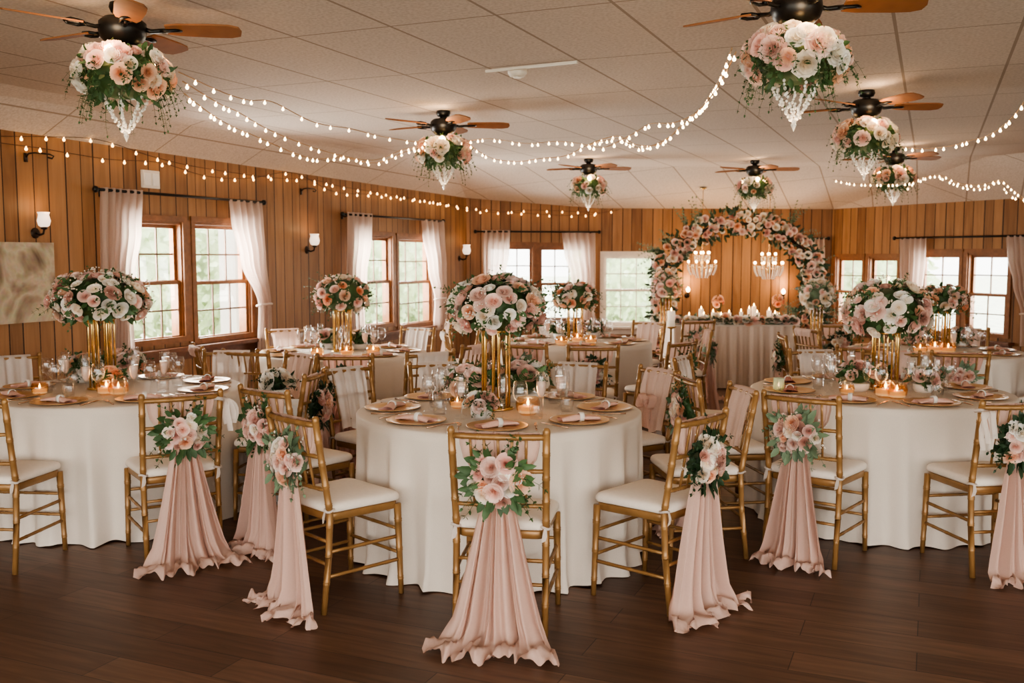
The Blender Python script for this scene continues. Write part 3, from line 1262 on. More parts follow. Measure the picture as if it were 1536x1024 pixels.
SWAG = crystal_swag(3)
mb = MB()
mb.lathe([(0, .035), (.024, .02), (.028, 0), (.016, -.022), (0, -.03)], 10)
LAMP = mb.mesh('lamp')
FANS = [
    # px, py of hub top, Y depth, blade angle, label place
    (183, 14, 4.75, 8, 'upper left corner, nearest the left wall'),
    (1196, -30, 4.35, -5, 'top right, nearest the camera'),
    (665, 170, 8.2, 4, 'above the central table'),
    (883, 243, 12.2, 12, 'far middle, left of the arch'),
    (1132, 259, 12.4, -6, 'hanging just before the flower arch'),
    (1300, 138, 7.2, 0, 'second from camera on the right side'),
    (1342, 226, 10.9, 10, 'third from camera on the right side'),
]
for i, (px, py, Y, ang, where) in enumerate(FANS):
    p = PY(px, py, Y)
    loc = Vector((p.x, Y, ZC))
    drop = max(0.0, ZC - p.z)
    root = thing('ceiling_fan', 'black ceiling fan with walnut blades, ' + where, 'ceiling fan', loc)
    add('motor_housing', FAN_HUB, M['black'], root)
    for k in range(5):
        a = R(ang + 72 * k)
        bl = add('blade', BLADE, M['blade'], root, loc=(0, 0, -.115), rot=(0, 0, a))
        add('blade_arm', IRON, M['black'], bl)
    # hanging flowers
    near = i in (0, 1, 5, 2)
    rng = random.Random(70 + i)
    fl = thing('hanging_flower_ball', 'rose and greenery ball hanging under the fan ' + where, 'hanging flowers', loc + Vector((0, 0, -.34)))
    rx, rz = .225, .15
    add('foliage', fol_mesh('fan%d' % (i % 2), rx, rz, 260, 60, 90 + i % 2, -.9, .9, .6, .024, .16), M['leaf'], fl)
    sp = []
    for d in fib(48 if near else 30, -.5, .78, .5, rng):
        sp.append((Vector((d.x * rx, d.y * rx, d.z * rz)), Vector((d.x, d.y, d.z * 1.2 - .05))))
    blooms(fl, sp, ['blush', 'cream', 'cream', 'white', 'peach', 'pink'], ['rose', 'rose', 'peony', 'ranunculus'], .050, rng, low=not near)
    add('crystal_swag', SWAG, M['crystal'], fl, loc=(0, 0, -.09))
    for q in range(3):
        a = 2 * PI * q / 3 - PI / 2
        add('lamp', LAMP, M['lampglow'], fl, loc=(.16 * math.cos(a), .16 * math.sin(a), .085))
    for q in range(2):
        l = bpy.data.lights.new('fan_light', 'POINT')
        l.energy = 2.4 if q == 0 else 1.6
        l.color = (1, .70, .42)
        l.shadow_soft_size = .06
        lo = bpy.data.objects.new('fan_light', l)
        COL.objects.link(lo)
        lo.location = loc + Vector((0, -.27, -.16) if q == 0 else (0, .0, -.62))

# ------------------------------------------------------------------ string lights
mb = MB()
mb.lathe([(0, .026), (.006, .024), (.006, .012)], 6)
mb.lathe([(.006, .012), (.013, .004), (.015, -.006), (.010, -.016), (0, -.02)], 8)
BULB = mb.mesh('bulb')


def smooth_path(keys, n):
    out = []
    m = len(keys)
    for i in range(m - 1):
        p0, p1, p2, p3 = keys[max(i - 1, 0)], keys[i], keys[i + 1], keys[min(i + 2, m - 1)]
        for k in range(n):
            t = k / n
            out.append(.5 * ((2 * p1) + (p2 - p0) * t + (2 * p0 - 5 * p1 + 4 * p2 - p3) * t * t + (3 * p1 - p0 - 3 * p2 + p3) * t ** 3))
    out.append(keys[-1])
    return out


def strand(label, pts, nb, mat, bs=1.0, seed=0, bm='bulb'):
    rng = random.Random(seed)
    path = smooth_path(pts, 8)
    o = path[0].copy()
    root = thing('string_lights', label, 'string lights', o)
    mb = MB()
    mb.tube([p - o for p in path], .0035, 4)
    cab = add('cable', mb.mesh('cable'), M[mat], root)
    tot = [0]
    for a, b in zip(path, path[1:]):
        tot.append(tot[-1] + (b - a).length)
    for k in range(nb):
        s = tot[-1] * (k + .5 + rng.uniform(-.28, .28)) / nb
        for i in range(len(path) - 1):
            if tot[i + 1] >= s:
                t = (s - tot[i]) / max(1e-6, tot[i + 1] - tot[i])
                p = path[i] + (path[i + 1] - path[i]) * t
                add('bulb', BULB, M[bm], cab, loc=p - o + Vector((0, 0, -.024 * bs)), scale=bs)
                break


def wall_pts(px):
    out = []
    for (x, y) in px:
        u, z = WL.hit(x, y, .07)
        if u < WL.L - .05:
            out.append(WL.W(u, z, .07))
        else:
            u, z = WB.hit(x, y, .10)
            out.append(WB.W(u, z, .10))
    return out


strand('upper warm string lights on dark cable along the left wall', wall_pts([(-40, 200), (0, 204), (75, 205), (150, 210), (230, 235), (300, 251), (405, 266), (470, 270), (520, 281), (620, 297), (720, 313), (820, 322), (880, 322), (930, 314)]), 44, 'cable', .8, 1, 'wallbulb')
strand('lower warm string lights swagging along the left wall', wall_pts([(-40, 205), (0, 214), (60, 222), (100, 229), (165, 239), (240, 244), (310, 264), (375, 267), (440, 259), (500, 287), (560, 292), (650, 303), (730, 318), (800, 315), (900, 319)]), 40, 'cable', .8, 2, 'wallbulb')


def air(px, Y0, Y1):
    out = []
    for i, (x, y) in enumerate(px):
        t = i / (len(px) - 1)
        Y = Y0 + (Y1 - Y0) * t
        p = PY(x, y, Y)
        if p.z > ZC - .03:
            p.z = ZC - .03
        out.append(p)
    return out


ST = [
    ('highest string of bulbs from the upper left fan to central fan', [(268, 108), (333, 138), (372, 150), (409, 153), (470, 183), (525, 193), (570, 204), (612, 211), (648, 214)], 4.75, 8.1, 17),
    ('middle string of bulbs from the upper left fan to central fan', [(274, 122), (328, 155), (357, 168), (400, 193), (450, 214), (500, 230), (560, 240), (605, 224), (640, 218)], 4.75, 8.1, 24),
    ('lowest string of bulbs from the upper left fan to central fan', [(276, 140), (312, 168), (345, 188), (380, 203), (440, 229), (475, 238), (515, 236), (565, 244), (612, 226), (640, 222)], 4.75, 8.1, 32),
    ('lowest string of bulbs right of the central fan', [(700, 214), (735, 236), (775, 242), (808, 238), (850, 233), (880, 218), (925, 204), (955, 217), (990, 216), (1020, 190)], 8.1, 7.0, 30),
    ('middle string of bulbs from central fan to top right fan', [(700, 212), (735, 208), (790, 215), (832, 212), (870, 215), (905, 221), (945, 203), (975, 186), (1010, 184), (1045, 168), (1077, 130), (1104, 78)], 8.1, 4.5, 34),
    ('string of bulbs climbing steeply to the top right fan', [(880, 219), (925, 208), (960, 222), (1000, 208), (1030, 182), (1052, 163), (1062, 147), (1080, 117), (1098, 72)], 7.6, 4.4, 30),
    ('string of bulbs rising from right side fan to right edge', [(1350, 220), (1385, 223), (1425, 219), (1450, 212), (1480, 204), (1503, 190), (1522, 172), (1545, 140)], 7.2, 5.2, 17),
    ('far string of bulbs crossing behind the right side fans', [(1250, 269), (1280, 275), (1310, 276), (1345, 276), (1375, 272), (1400, 263), (1425, 272), (1450, 281), (1478, 281), (1500, 270), (1520, 285), (1545, 305)], 10.8, 9.0, 40),
    ('upper far string of bulbs right of third right fan', [(1360, 283), (1380, 268), (1412, 263), (1440, 275), (1470, 277), (1498, 272), (1515, 292), (1540, 300)], 10.5, 8.8, 20),
]
for i, (lb, px, Y0, Y1, nb) in enumerate(ST):
    strand(lb, air(px, Y0, Y1), nb, 'cablelight', .6, 20 + i)

# ------------------------------------------------------------------ tables
TABLES = {
    'T1': dict(c=(-.07, 5.14), R=.755, name='the central table', seed=1),
    'T2': dict(c=(-2.45, 5.92), R=.76, name='the left front table', seed=2),
    'T3': dict(c=(-1.46, 8.25), R=.72, name='the table below second windows', seed=3),
    'T4': dict(c=(.62, 9.3), R=.72, name='the rear middle table', seed=4),
    'T5': dict(c=(2.25, 5.88), R=.76, name='the right front table', seed=5),
    'T6': dict(c=(3.66, 8.35), R=.74, name='the right rear table', seed=6),
}
ZT = .76
TCLABEL = {
    'T1': 'ivory floor length cloth on the round central table nearest the camera',
    'T2': 'ivory floor length cloth on the round table at front left',
    'T3': 'ivory cloth on the round table below the second window pair',
    'T4': 'ivory cloth on the round table at rear middle',
    'T5': 'ivory floor length cloth on the round table at front right',
    'T6': 'ivory cloth on the round table at rear right',
}


def tablecloth(key):
    t = TABLES[key]
    rng = random.Random(t['seed'] * 17)
    Rr = t['R']
    ph = [rng.random() * 6.28 for _ in range(5)]
    ns = 300
    mb = MB()
    rows = []

    def sharp(u):
        return 1 - 2 * abs(math.sin(u)) ** .8
    def fold(th, q):
        w1 = th + .10 * math.sin(3 * th + ph[3]) + .03 * q * math.sin(5 * th + ph[4])
        v = .55 * sharp(10 * w1 + ph[0]) + .30 * math.cos(17 * w1 + ph[1]) + .22 * math.cos(29 * w1 + ph[2])
        return v * (.75 + .35 * math.sin(2 * th + ph[4]))
    prof = [(0, 0), (.35, 0), (.7, 0), (.93, 0), (.985, -.002)]
    for (k, dz) in prof:
        rows.append([(Rr * k * math.cos(th), Rr * k * math.sin(th), ZT + dz) for th in [2 * PI * j / ns for j in range(ns + 1)]])
    for i in range(19):
        q = i / 18
        z = (ZT - .008) * (1 - q) + .006 * q
        row = []
        for j in range(ns + 1):
            th = 2 * PI * j / ns
            f = fold(th, q)
            a = min(1, q * 2.2) * .45 + q * .55
            rad = Rr + .004 + .006 * q + a * .060 * f
            zz = z
            if q > .9:
                k2 = (q - .9) / .1
                rad += k2 * .016 * (1 + f)
                zz = z + .006 * k2 * math.sin(17 * th + ph[1])
            row.append((rad * math.cos(th), rad * math.sin(th), max(.004, zz)))
        rows.append(row)
    mb.grid(rows)
    o = add('tablecloth', mb.mesh('tablecloth_' + key), M['cloth'], loc=(t['c'][0], t['c'][1], 0))
    tag(o, TCLABEL[key], 'tablecloth', 'round tables under ivory cloths')


for k in TABLES:
    tablecloth(k)

# ------------------------------------------------------------------ chairs
def bamboo(pts, r0, r1, rings, seg=8):
    """a turned bamboo-look stick: polyline pts, taper r0..r1, ring positions as fractions"""
    pts = [Vector(p) for p in pts]
    L = [0]
    for a, b in zip(pts, pts[1:]):
        L.append(L[-1] + (b - a).length)
    tot = L[-1]

    def at(s):
        s *= tot
        for i in range(len(pts) - 1):
            if s <= L[i + 1] + 1e-9:
                t = (s - L[i]) / (L[i + 1] - L[i])
                return pts[i] + (pts[i + 1] - pts[i]) * t
        return pts[-1]
    st = set([0, 1]) | set(l / tot for l in L)
    e = .0045 / tot
    for q in rings:
        st |= {q - 2.2 * e, q - e, q, q + e, q + 2.2 * e}
    for k in range(1, 6):
        st.add(k / 6)
    st = sorted(x for x in st if 0 <= x <= 1)
    rad = []
    for x in st:
        r = r0 + (r1 - r0) * x
        for q in rings:
            if abs(x - q) < e * .5:
                r *= 1.0
            elif abs(abs(x - q) - e) < e * .3:
                r *= 1.16
        rad.append(r)
    mb = MB()
    mb.tube([at(x) for x in st], rad, seg)
    return mb


CH = .885


def yb(z):
    return -.185 - max(0, z - .45) * .17


CM = {}
for sx in (-1, 1):
    mb = bamboo([(sx * .188, -.225, .0), (sx * .188, -.195, .25), (sx * .188, -.185, .45), (sx * .192, yb(.7), .7), (sx * .196, yb(CH - .02), CH - .02)], .0145, .016, [.16, .30, .45, .56, .66, .78, .9])
    mb.lathe([(0, .02), (.010, .018), (.016, .009), (.0165, 0), (.014, -.012)], 8, (sx * .196, yb(CH - .02), CH - .015))
    CM['rear%d' % sx] = mb.mesh('rear_leg')
    mb = bamboo([(sx * .205, .19, .0), (sx * .198, .178, .43)], .0125, .0175, [.18, .5, .82])
    CM['front%d' % sx] = mb.mesh('front_leg')


def arc_rail(z, bow, r, half=.192, rings=(.12, .3, .5, .7, .88)):
    pts = [(half * (-1 + 2 * i / 10), yb(z) - bow * (1 - (-1 + 2 * i / 10) ** 2), z) for i in range(11)]
    return bamboo(pts, r, r, list(rings))


CM['top'] = arc_rail(CH - .035, .022, .013).mesh('top_rail')
CM['mid'] = arc_rail(.705, .016, .0095).mesh('back_rail')
CM['low'] = arc_rail(.555, .012, .0095).mesh('back_rail')
for k in range(5):
    x = -.115 + .0575 * k
    b1 = .022 * (1 - (x / .192) ** 2)
    b2 = .012 * (1 - (x / .192) ** 2)
    CM['sp%d' % k] = bamboo([(x, yb(CH - .04) - b1, CH - .04), (x * .92, yb(.555) - b2, .555)], .0062, .0062, [.2, .4, .55, .8], 6).mesh('spindle')
mb = MB()


def seat_outline(grow, n=9):
    pts = []
    # rounded trapezoid: front wide .40, rear .37
    corners = [(.185, -.19), (.205, .19), (-.205, .19), (-.185, -.19)]
    rad = .045
    out = []
    for i, (x, y) in enumerate(corners):
        px, py = corners[i - 1]
        nx, ny = corners[(i + 1) % 4]
        a = Vector((px - x, py - y, 0)).normalized()
        b = Vector((nx - x, ny - y, 0)).normalized()
        P0 = Vector((x, y, 0)) + a * rad
        P1 = Vector((x, y, 0)) + b * rad
        for k in range(n):
            t = k / (n - 1)
            q = P0 * (1 - t) ** 2 + Vector((x, y, 0)) * 2 * t * (1 - t) + P1 * t * t
            out.append(q)
    c = Vector((0, 0, 0))
    return [p + p.normalized() * grow for p in out]


def ring_stack(mb, stack):
    rings = []
    for (g, z) in stack:
        o = seat_outline(0)
        rings.append([mb.vert((p.x * g[0], p.y * g[0], z)) for p in o] if isinstance(g, tuple) else [mb.vert((p.x + p.normalized().x * g, p.y + p.normalized().y * g, z)) for p in o])
    for A, B in zip(rings, rings[1:]):
        n = len(A)
        for k in range(n):
            mb.face((A[k], A[(k + 1) % n], B[(k + 1) % n], B[k]))
    mb.face(list(reversed(rings[0])))
    mb.face(rings[-1])


mb = MB()
ring_stack(mb, [(-.01, .408), (-.004, .412), (-.004, .44), (-.008, .444)])
CM['frame'] = mb.mesh('seat_frame')
mb = MB()
ring_stack(mb, [(-.006, .446), (.006, .449), (.011, .459), (.009, .472), (.0, .482), (-.014, .488), (-.05, .494), ((.5,), .499), ((.1,), .501)])
CM['cush'] = mb.mesh('seat_cushion')
mb = MB()
for (y0, x0, y1, x1, z) in ((-.21, .19, .19, .202, .20), (-.208, .189, .187, .20, .275)):
    pass
CM['side_a'] = bamboo([(0, -.208, .165), (0.012, .188, .165)], .0085, .0085, [.2, .5, .8], 6).mesh('stretcher')
CM['side_b'] = bamboo([(0, -.20, .275), (0.008, .183, .275)], .0085, .0085, [.2, .5, .8], 6).mesh('stretcher')
CM['fr_a'] = bamboo([(-.2, .186, .195), (.2, .186, .195)], .0085, .0085, [.2, .5, .8], 6).mesh('stretcher')
CM['fr_b'] = bamboo([(-.2, .181, .31), (.2, .181, .31)], .0085, .0085, [.2, .5, .8], 6).mesh('stretcher')
CM['bk_a'] = bamboo([(-.188, -.20, .22), (.188, -.20, .22)], .0085, .0085, [.2, .5, .8], 6).mesh('stretcher')
CM['bk_b'] = bamboo([(-.188, -.192, .32), (.188, -.192, .32)], .0085, .0085, [.2, .5, .8], 6).mesh('stretcher')
mb = MB()
mb.tube([(.02 * math.cos(t), .02 * math.sin(t), .004 * math.sin(2 * t)) for t in [2 * PI * i / 12 for i in range(12)]], .006, 5, closed=True)
mb.grid([[(-.006, -.022, 0), (.006, -.022, 0)], [(-.012, -.03, -.03), (.008, -.03, -.03)], [(-.016, -.026, -.06), (.002, -.03, -.05)]])
CM['tie'] = mb.mesh('cushion_tie')


def make_chair(loc, yaw, label):
    """yaw: clockwise degrees from facing straight away from the camera"""
    root = thing('chiavari_chair', label, 'chair', (loc[0], loc[1], 0), -R(yaw), 'gold chiavari chairs around the tables')
    g = M['gold']
    add('seat_frame', CM['frame'], g, root)
    cu = add('seat_cushion', CM['cush'], M['cushion'], root)
    for sx in (-1, 1):
        add('rear_leg', CM['rear%d' % sx], g, root)
        add('front_leg', CM['front%d' % sx], g, root)
        add('stretcher', CM['side_a'], g, root, loc=(sx * .19, 0, 0), scale=(sx, 1, 1))
        add('stretcher', CM['side_b'], g, root, loc=(sx * .19, 0, 0), scale=(sx, 1, 1))
        add('cushion_tie', CM['tie'], M['whitesheer'], cu, loc=(sx * .188, -.188, .462))
    add('top_rail', CM['top'], g, root)
    add('back_rail', CM['mid'], g, root)
    add('back_rail', CM['low'], g, root)
    for k in range(5):
        add('spindle', CM['sp%d' % k], g, root)
    for k in ('fr_a', 'fr_b', 'bk_a', 'bk_b'):
        add('stretcher', CM[k], g, root)
    return root


# sashes --------------------------------------------------------------
def sash_mesh(seed, spread=1.0, flare=1.0, sway=0.0):
    rng = random.Random(seed)
    ph = [rng.random() * 6.28 for _ in range(6)]
    n = 90
    # rows: (z, y offset from chair back line or absolute, half width, fold amp, x shift)
    rows = []
    rng.random()
    # wrapped over the top rail then down inside the spindles
    up = [(CH - .012, yb(CH) - .018, .164, .005), (CH - .018, yb(CH) + .016, .166, .006), (.81, yb(.81) + .012, .164, .010),
          (.75, yb(.75) + .008, .150, .012), (.70, yb(.70) + .004, .112, .013), (.66, yb(.66) - .016, .066, .014)]
    for (z, y, hw, a) in up:
        rows.append((z, y, hw, a, 0, 0))
    tail = [(.63, -.266, .055, .018), (.58, -.278, .064, .022), (.50, -.284, .082, .026), (.40, -.290, .102, .029), (.30, -.297, .122, .032), (.20, -.306, .143, .035), (.11, -.320, .164, .038), (.05, -.340, .186, .042), (.03, -.368, .205, .040)]
    for i, (z, y, hw, a) in enumerate(tail):
        rows.append((z, y, hw * (1 + (spread - 1) * i / 8), a, sway * i / 8, 0))
    rows.append((.024, -.400, .222 * spread, .030, sway * 1.2, .016))
    rows.append((.020, -.432, .236 * spread, .026, sway * 1.3, .016))
    rows.append((.010, -.458, .245 * spread, .022, sway * 1.3, .008))
    g = []
    rows = [(z, (-.266 + (y + .266) * (flare if y < -.266 else 1)), hw, a, sx, puff) for (z, y, hw, a, sx, puff) in rows]
    for ri, (z, y, hw, a, sx, puff) in enumerate(rows):
        r = []
        for j in range(n + 1):
            s = -1 + 2 * j / n
            w_ = s + .06 * math.sin(3 * z + ph[4]) + .05 * math.sin(s * 5 + ph[5])
            q = .9 * (1 - 2 * abs(math.sin(w_ * 4.6 + ph[0])) ** .8) +   .7 * math.sin(w_ * 17 + ph[1]) + .5 * math.sin(w_ * 31 + ph[2]) + .3 * math.sin(w_ * 47 + ph[3])
            x = hw * s + sx + .012 * math.sin(s * 11 + ph[3]) * min(1, hw / .15)
            yy = y + a * q * .75
            zz = z
            if z < .06:
                kk = max(0, min(1, (.055 - z) / .035))
                yy += kk * (.022 * math.sin(s * 5 + ph[4]) + .016 * math.sin(s * 12 + ph[1]) - .035 * (1 - s * s))
                x += kk * .014 * math.sin(s * 9 + ph[2])
                zz = max(.004, z + puff * (1 + math.sin(s * 13 + ph[5] + ri)) + .013 * math.sin(s * 23 + ph[2] + ri * 1.9) + .008 * math.sin(s * 41 + ri * 2.3))
                yy += kk * (.012 * math.sin(s * 29 + ph[5] + ri) + .008 * math.sin(s * 53 + ri))
            r.append((x, yy, zz))
        g.append(r)
    # ragged hem
    last = g[-1]
    mb = MB()
    # refine rows with interpolation
    fine = []
    for A, B in zip(g, g[1:]):
        fine.append(A)
        fine.append([tuple((a_ + b_) / 2 for a_, b_ in zip(p, q)) for p, q in zip(A, B)])
    fine.append(g[-1])
    mb.grid(fine)
    return mb.mesh('sash')


SASH = [sash_mesh(s, sp, fl, sw) for s, sp, fl, sw in ((3, 1.08, .6, .06), (8, 1.12, 1.0, .0), (15, .92, .5, .0), (27, 1.08, .6, -.06))]


def drape_mesh(seed, zl=.545):
    """short fabric panel hung over the top rail, in front of the spindles and a little way down behind"""
    rng = random.Random(seed)
    ph = [rng.random() * 6.28 for _ in range(4)]
    n = 40
    rows = [(.80, yb(.80) - .036, .125, .005), (.84, yb(.84) - .042, .130, .006), (CH - .012, yb(CH) - .028, .132, .004), (CH - .010, yb(CH) + .005, .135, .004), (CH - .04, yb(CH) + .020, .137, .007),
            (.78, yb(.78) + .022, .136, .010), (.70, yb(.70) + .024, .133, .012), (.63, yb(.63) + .026, .130, .013), (zl, yb(zl) + .028, .126, .014)]
    g = []
    for (z, y, hw, a) in rows:
        r = []
        for j in range(n + 1):
            s = -1 + 2 * j / n
            q = math.sin(s * 11 + ph[0]) + .5 * math.sin(s * 19 + ph[1])
            bow = .020 * (1 - s * s * .5)
            r.append((hw * s + .004 * math.sin(s * 9 + ph[2]), y - bow + a * q * .6, z + (.012 * math.sin(s * 5 + ph[3]) if z == zl else 0)))
        g.append(r)
    mb = MB()
    mb.grid(g)
    return mb.mesh('drape')


DRAPE = [drape_mesh(4), drape_mesh(9, .50), drape_mesh(13, .57)]

# posies: three prototypes described by bloom spots, shared foliage
POSYFOL = []
for s in range(3):
    rng = random.Random(200 + s)
    mb = MB()
    mb2 = MB()
    prof = [(.075 * math.sin(PI * i / 6), -.045 * math.cos(PI * i / 6)) for i in range(7)]
    mb2.lathe(prof, 10)
    mb.merge(mb2, Matrix.Rotation(PI / 2, 4, 'X'))
    for i in range(70):
        a = rng.uniform(0, 2 * PI)
        rr = rng.uniform(.03, .10)
        p = Vector((rr * math.cos(a), -.03 - .03 * rng.random(), rr * math.sin(a)))
        d = Vector((math.cos(a), rng.uniform(-.9, .2), math.sin(a) + rng.uniform(-.5, .3)))
        leaf(mb, p, d, (0, -1, 0), rng.uniform(.045, .075), rng.uniform(.022, .034))
    for i in range(14):
        a = rng.uniform(0, 2 * PI)
        sprig(mb, (.07 * math.cos(a), -.03, .07 * math.sin(a)), (math.cos(a), rng.uniform(-.4, .1), math.sin(a) - .25), rng.uniform(.07, .12), 4, .018, rng, .12)
    POSYFOL.append(mb.mesh('posy_foliage'))


def posy(loc, yaw, label, k, seed, scale=1.0, colors=MIX1, cat='chair flowers', low=False, group='flower posies tied to chair backs'):
    rng = random.Random(seed)
    root = thing('chair_posy', label, cat, loc, -R(yaw), group)
    root.scale = (scale,) * 3
    add('foliage', POSYFOL[k % 3], M[['leaf', 'euc', 'darkleaf'][seed % 3]], root)
    sp = []
    n = 15
    for i in range(n):
        rr = .088 * math.sqrt((i + .5) / n)
        a = i * 2.4 + rng.uniform(-.3, .3)
        x, z = rr * math.cos(a) * 1.1, rr * math.sin(a)
        h = .065 * (1 - (rr / .13) ** 2)
        sp.append(((x, -.02 - h, z), (x * 7, -1, z * 7)))
    blooms(root, sp, colors, KINDS, .036, rng, low)
    f = add('filler_sprays', filler_ball(.105, .105, 14, seed).mesh('filler'), M['filler'], root, loc=(0, -.02, 0))
    f.scale = (1, .6, 1)
    f['kind'] = 'stuff'
    return root


# chairs: seat centre given either by the photo point of the back's top or by floor position
# (mode, a, b, yaw, sash kind, posy?, phrase)
# 'top': px,py of the midpoint of the back's top; 'pos': x,y of the seat centre
CHAIRS = [
    # central table
    ('pos', -.02, 4.125, 8, 'sash1', 1, 'nearest the camera, at front of the central table'),
    ('pos', -.80, 4.44, 46, 'sash0', 1, 'at front left of the central table'),
    ('pos', .66, 4.42, -47, 'sash3', 1, 'at front right of the central table'),
    ('pos', -1.16, 5.28, 38, 'sash2', 1, 'at the left side of the central table'),
    ('pos', -.84, 5.92, 128, 'drapew', 0, 'at back left of the central table'),
    ('top', 658, 541, 162, 'drapew', 0, 'behind the central table, left of its gold stand'),
    ('top', 866, 541, -162, 'drapew', 0, 'behind the central table, right of its gold stand'),
    ('pos', .69, 5.86, -118, 'drapebow', 0, 'at back right of the central table'),
    ('pos', .98, 5.10, -97, 'drapeb', 0, 'at the right side of the central table'),
    # left front table
    ('pos', -1.84, 5.14, -32, 'sash1', 1, 'at front right of the left front table'),
    ('pos', -2.62, 5.0, 6, None, 0, 'at left front table, cut by left photo edge'),
    ('pos', -1.48, 5.86, -82, 'sash0', 1, 'at the right side of the left front table'),
    ('top', 301, 530, 178, 'drapew', 0, 'behind the left front table, under the first windows'),
    ('top', 14, 531, 140, 'drapew', 0, 'at back left of the left front table'),
    ('pos', -1.70, 6.74, -135, 'drapeb', 0, 'at back right of the left front table'),
    # table below second windows
    ('top', 342, 514, 62, 'drapeb', 0, 'at left of the table below second windows'),
    ('pos', -1.87, 7.42, 20, None, 0, 'at front left of the table below second windows'),
    ('top', 517, 530, 0, 'sashr', 1, 'at front of the table below second windows'),
    ('pos', -.74, 7.28, -34, 'drapew', 0, 'at front right of the table below second windows'),
    ('pos', -.50, 7.82, -58, 'drapeb', 0, 'at right of the table below second windows'),
    ('pos', -2.05, 9.1, 148, 'drapeb', 0, 'at back left of the table below second windows'),
    ('pos', -1.05, 9.22, -150, 'drapew', 0, 'at back right of the table below second windows'),
    # far left
    ('pos', -.93, 10.35, -100, 'drapeb', 0, 'far off beneath the second windows, left one'),
    ('pos', -.55, 10.0, -80, 'drapeb', 0, 'far off beneath the second windows, right one'),
    # rear middle table
    ('pos', -.35, 8.95, 78, 'drapew', 0, 'at left of the rear middle table'),
    ('top', 786, 514, 28, 'sashr', 1, 'at front left of the rear middle table'),
    ('top', 890, 517, 0, 'sash2', 1, 'at front of the rear middle table'),
    ('pos', 1.22, 8.08, -46, 'sash0', 1, 'at front right of the rear middle table'),
    ('pos', 1.62, 9.2, -88, 'sash1', 1, 'right of the rear middle table'),
    ('pos', 1.30, 10.1, -140, 'drapeb', 0, 'at back right of the rear middle table'),
    ('pos', .45, 10.35, 174, 'drapew', 0, 'behind the rear middle table'),
    # right front table
    ('pos', 1.62, 5.06, 38, 'sash2', 1, 'at front left of the right front table'),
    ('pos', 2.42, 4.9, -8, 'sash0', 1, 'at right front table, cut by right photo edge'),
    ('pos', 1.27, 5.64, 80, 'sash1', 1, 'at the left side of the right front table'),
    ('pos', 1.42, 6.60, 116, 'drapew', 0, 'at back left of the right front table'),
    ('pos', 2.72, 6.86, -162, 'drapeb', 0, 'behind the right front table, right of its gold stand'),
    ('pos', 2.30, 6.98, 176, 'drapew', 0, 'behind the right front table, left of its gold stand'),
    # right rear table
    ('pos', 3.34, 7.30, 12, 'sashr', 1, 'at front of the right rear table'),
    ('pos', 2.86, 7.62, 38, 'sashr', 0, 'at front left of the right rear table'),
    ('pos', 4.2, 7.38, -28, 'drapeb', 0, 'at front right of the right rear table'),
    ('pos', 4.62, 8.20, -80, 'drapeb', 0, 'at the right side of the right rear table'),
    ('pos', 4.30, 9.22, -145, 'drapeb', 0, 'at back right of the right rear table'),
    ('pos', 2.66, 8.55, 96, 'sash0', 1, 'at the left side of the right rear table'),
    # beside the couple's table
    ('pos', 1.95, 10.75, -20, 'sash1', 1, "left of the draped arch table"),
    ('pos', 3.42, 10.2, 6, 'sash1', 1, "right of the draped arch table"),
    ('pos', 3.10, 9.45, 70, 'drapeb', 0, "between the arch table and the right rear table"),
]
SEAT = []


def local(loc, yaw, p):
    a = -R(yaw)
    return Vector((loc[0] + p[0] * math.cos(a) - p[1] * math.sin(a), loc[1] + p[0] * math.sin(a) + p[1] * math.cos(a), p[2] if len(p) > 2 else 0))


def clear_tables(loc, yaw, tag_):
    l0 = Vector((loc[0], loc[1], 0))
    l = l0.copy()
    for it in range(30):
        moved = False
        for t in TABLES.values():
            c = Vector((t['c'][0], t['c'][1], 0))
            dmin = 9
            for (x, y) in ((.21, .2), (-.21, .2), (0, .2), (.1, .2), (-.1, .2), (.2, 0), (-.2, 0), (.19, -.23), (-.19, -.23), (.2, -.28), (-.2, -.28), (0, -.3)):
                q = local(l, yaw, (x, y, 0))
                dmin = min(dmin, (q - c).length)
            need = t['R'] + .045
            if dmin < need:
                l += (l - c).normalized() * (need - dmin + .002)
                moved = True
        if not moved:
            break
    if (l - l0).length > .03:
        print('MOVED', tag_, round((l - l0).x, 3), round((l - l0).y, 3))
    return (l.x, l.y)


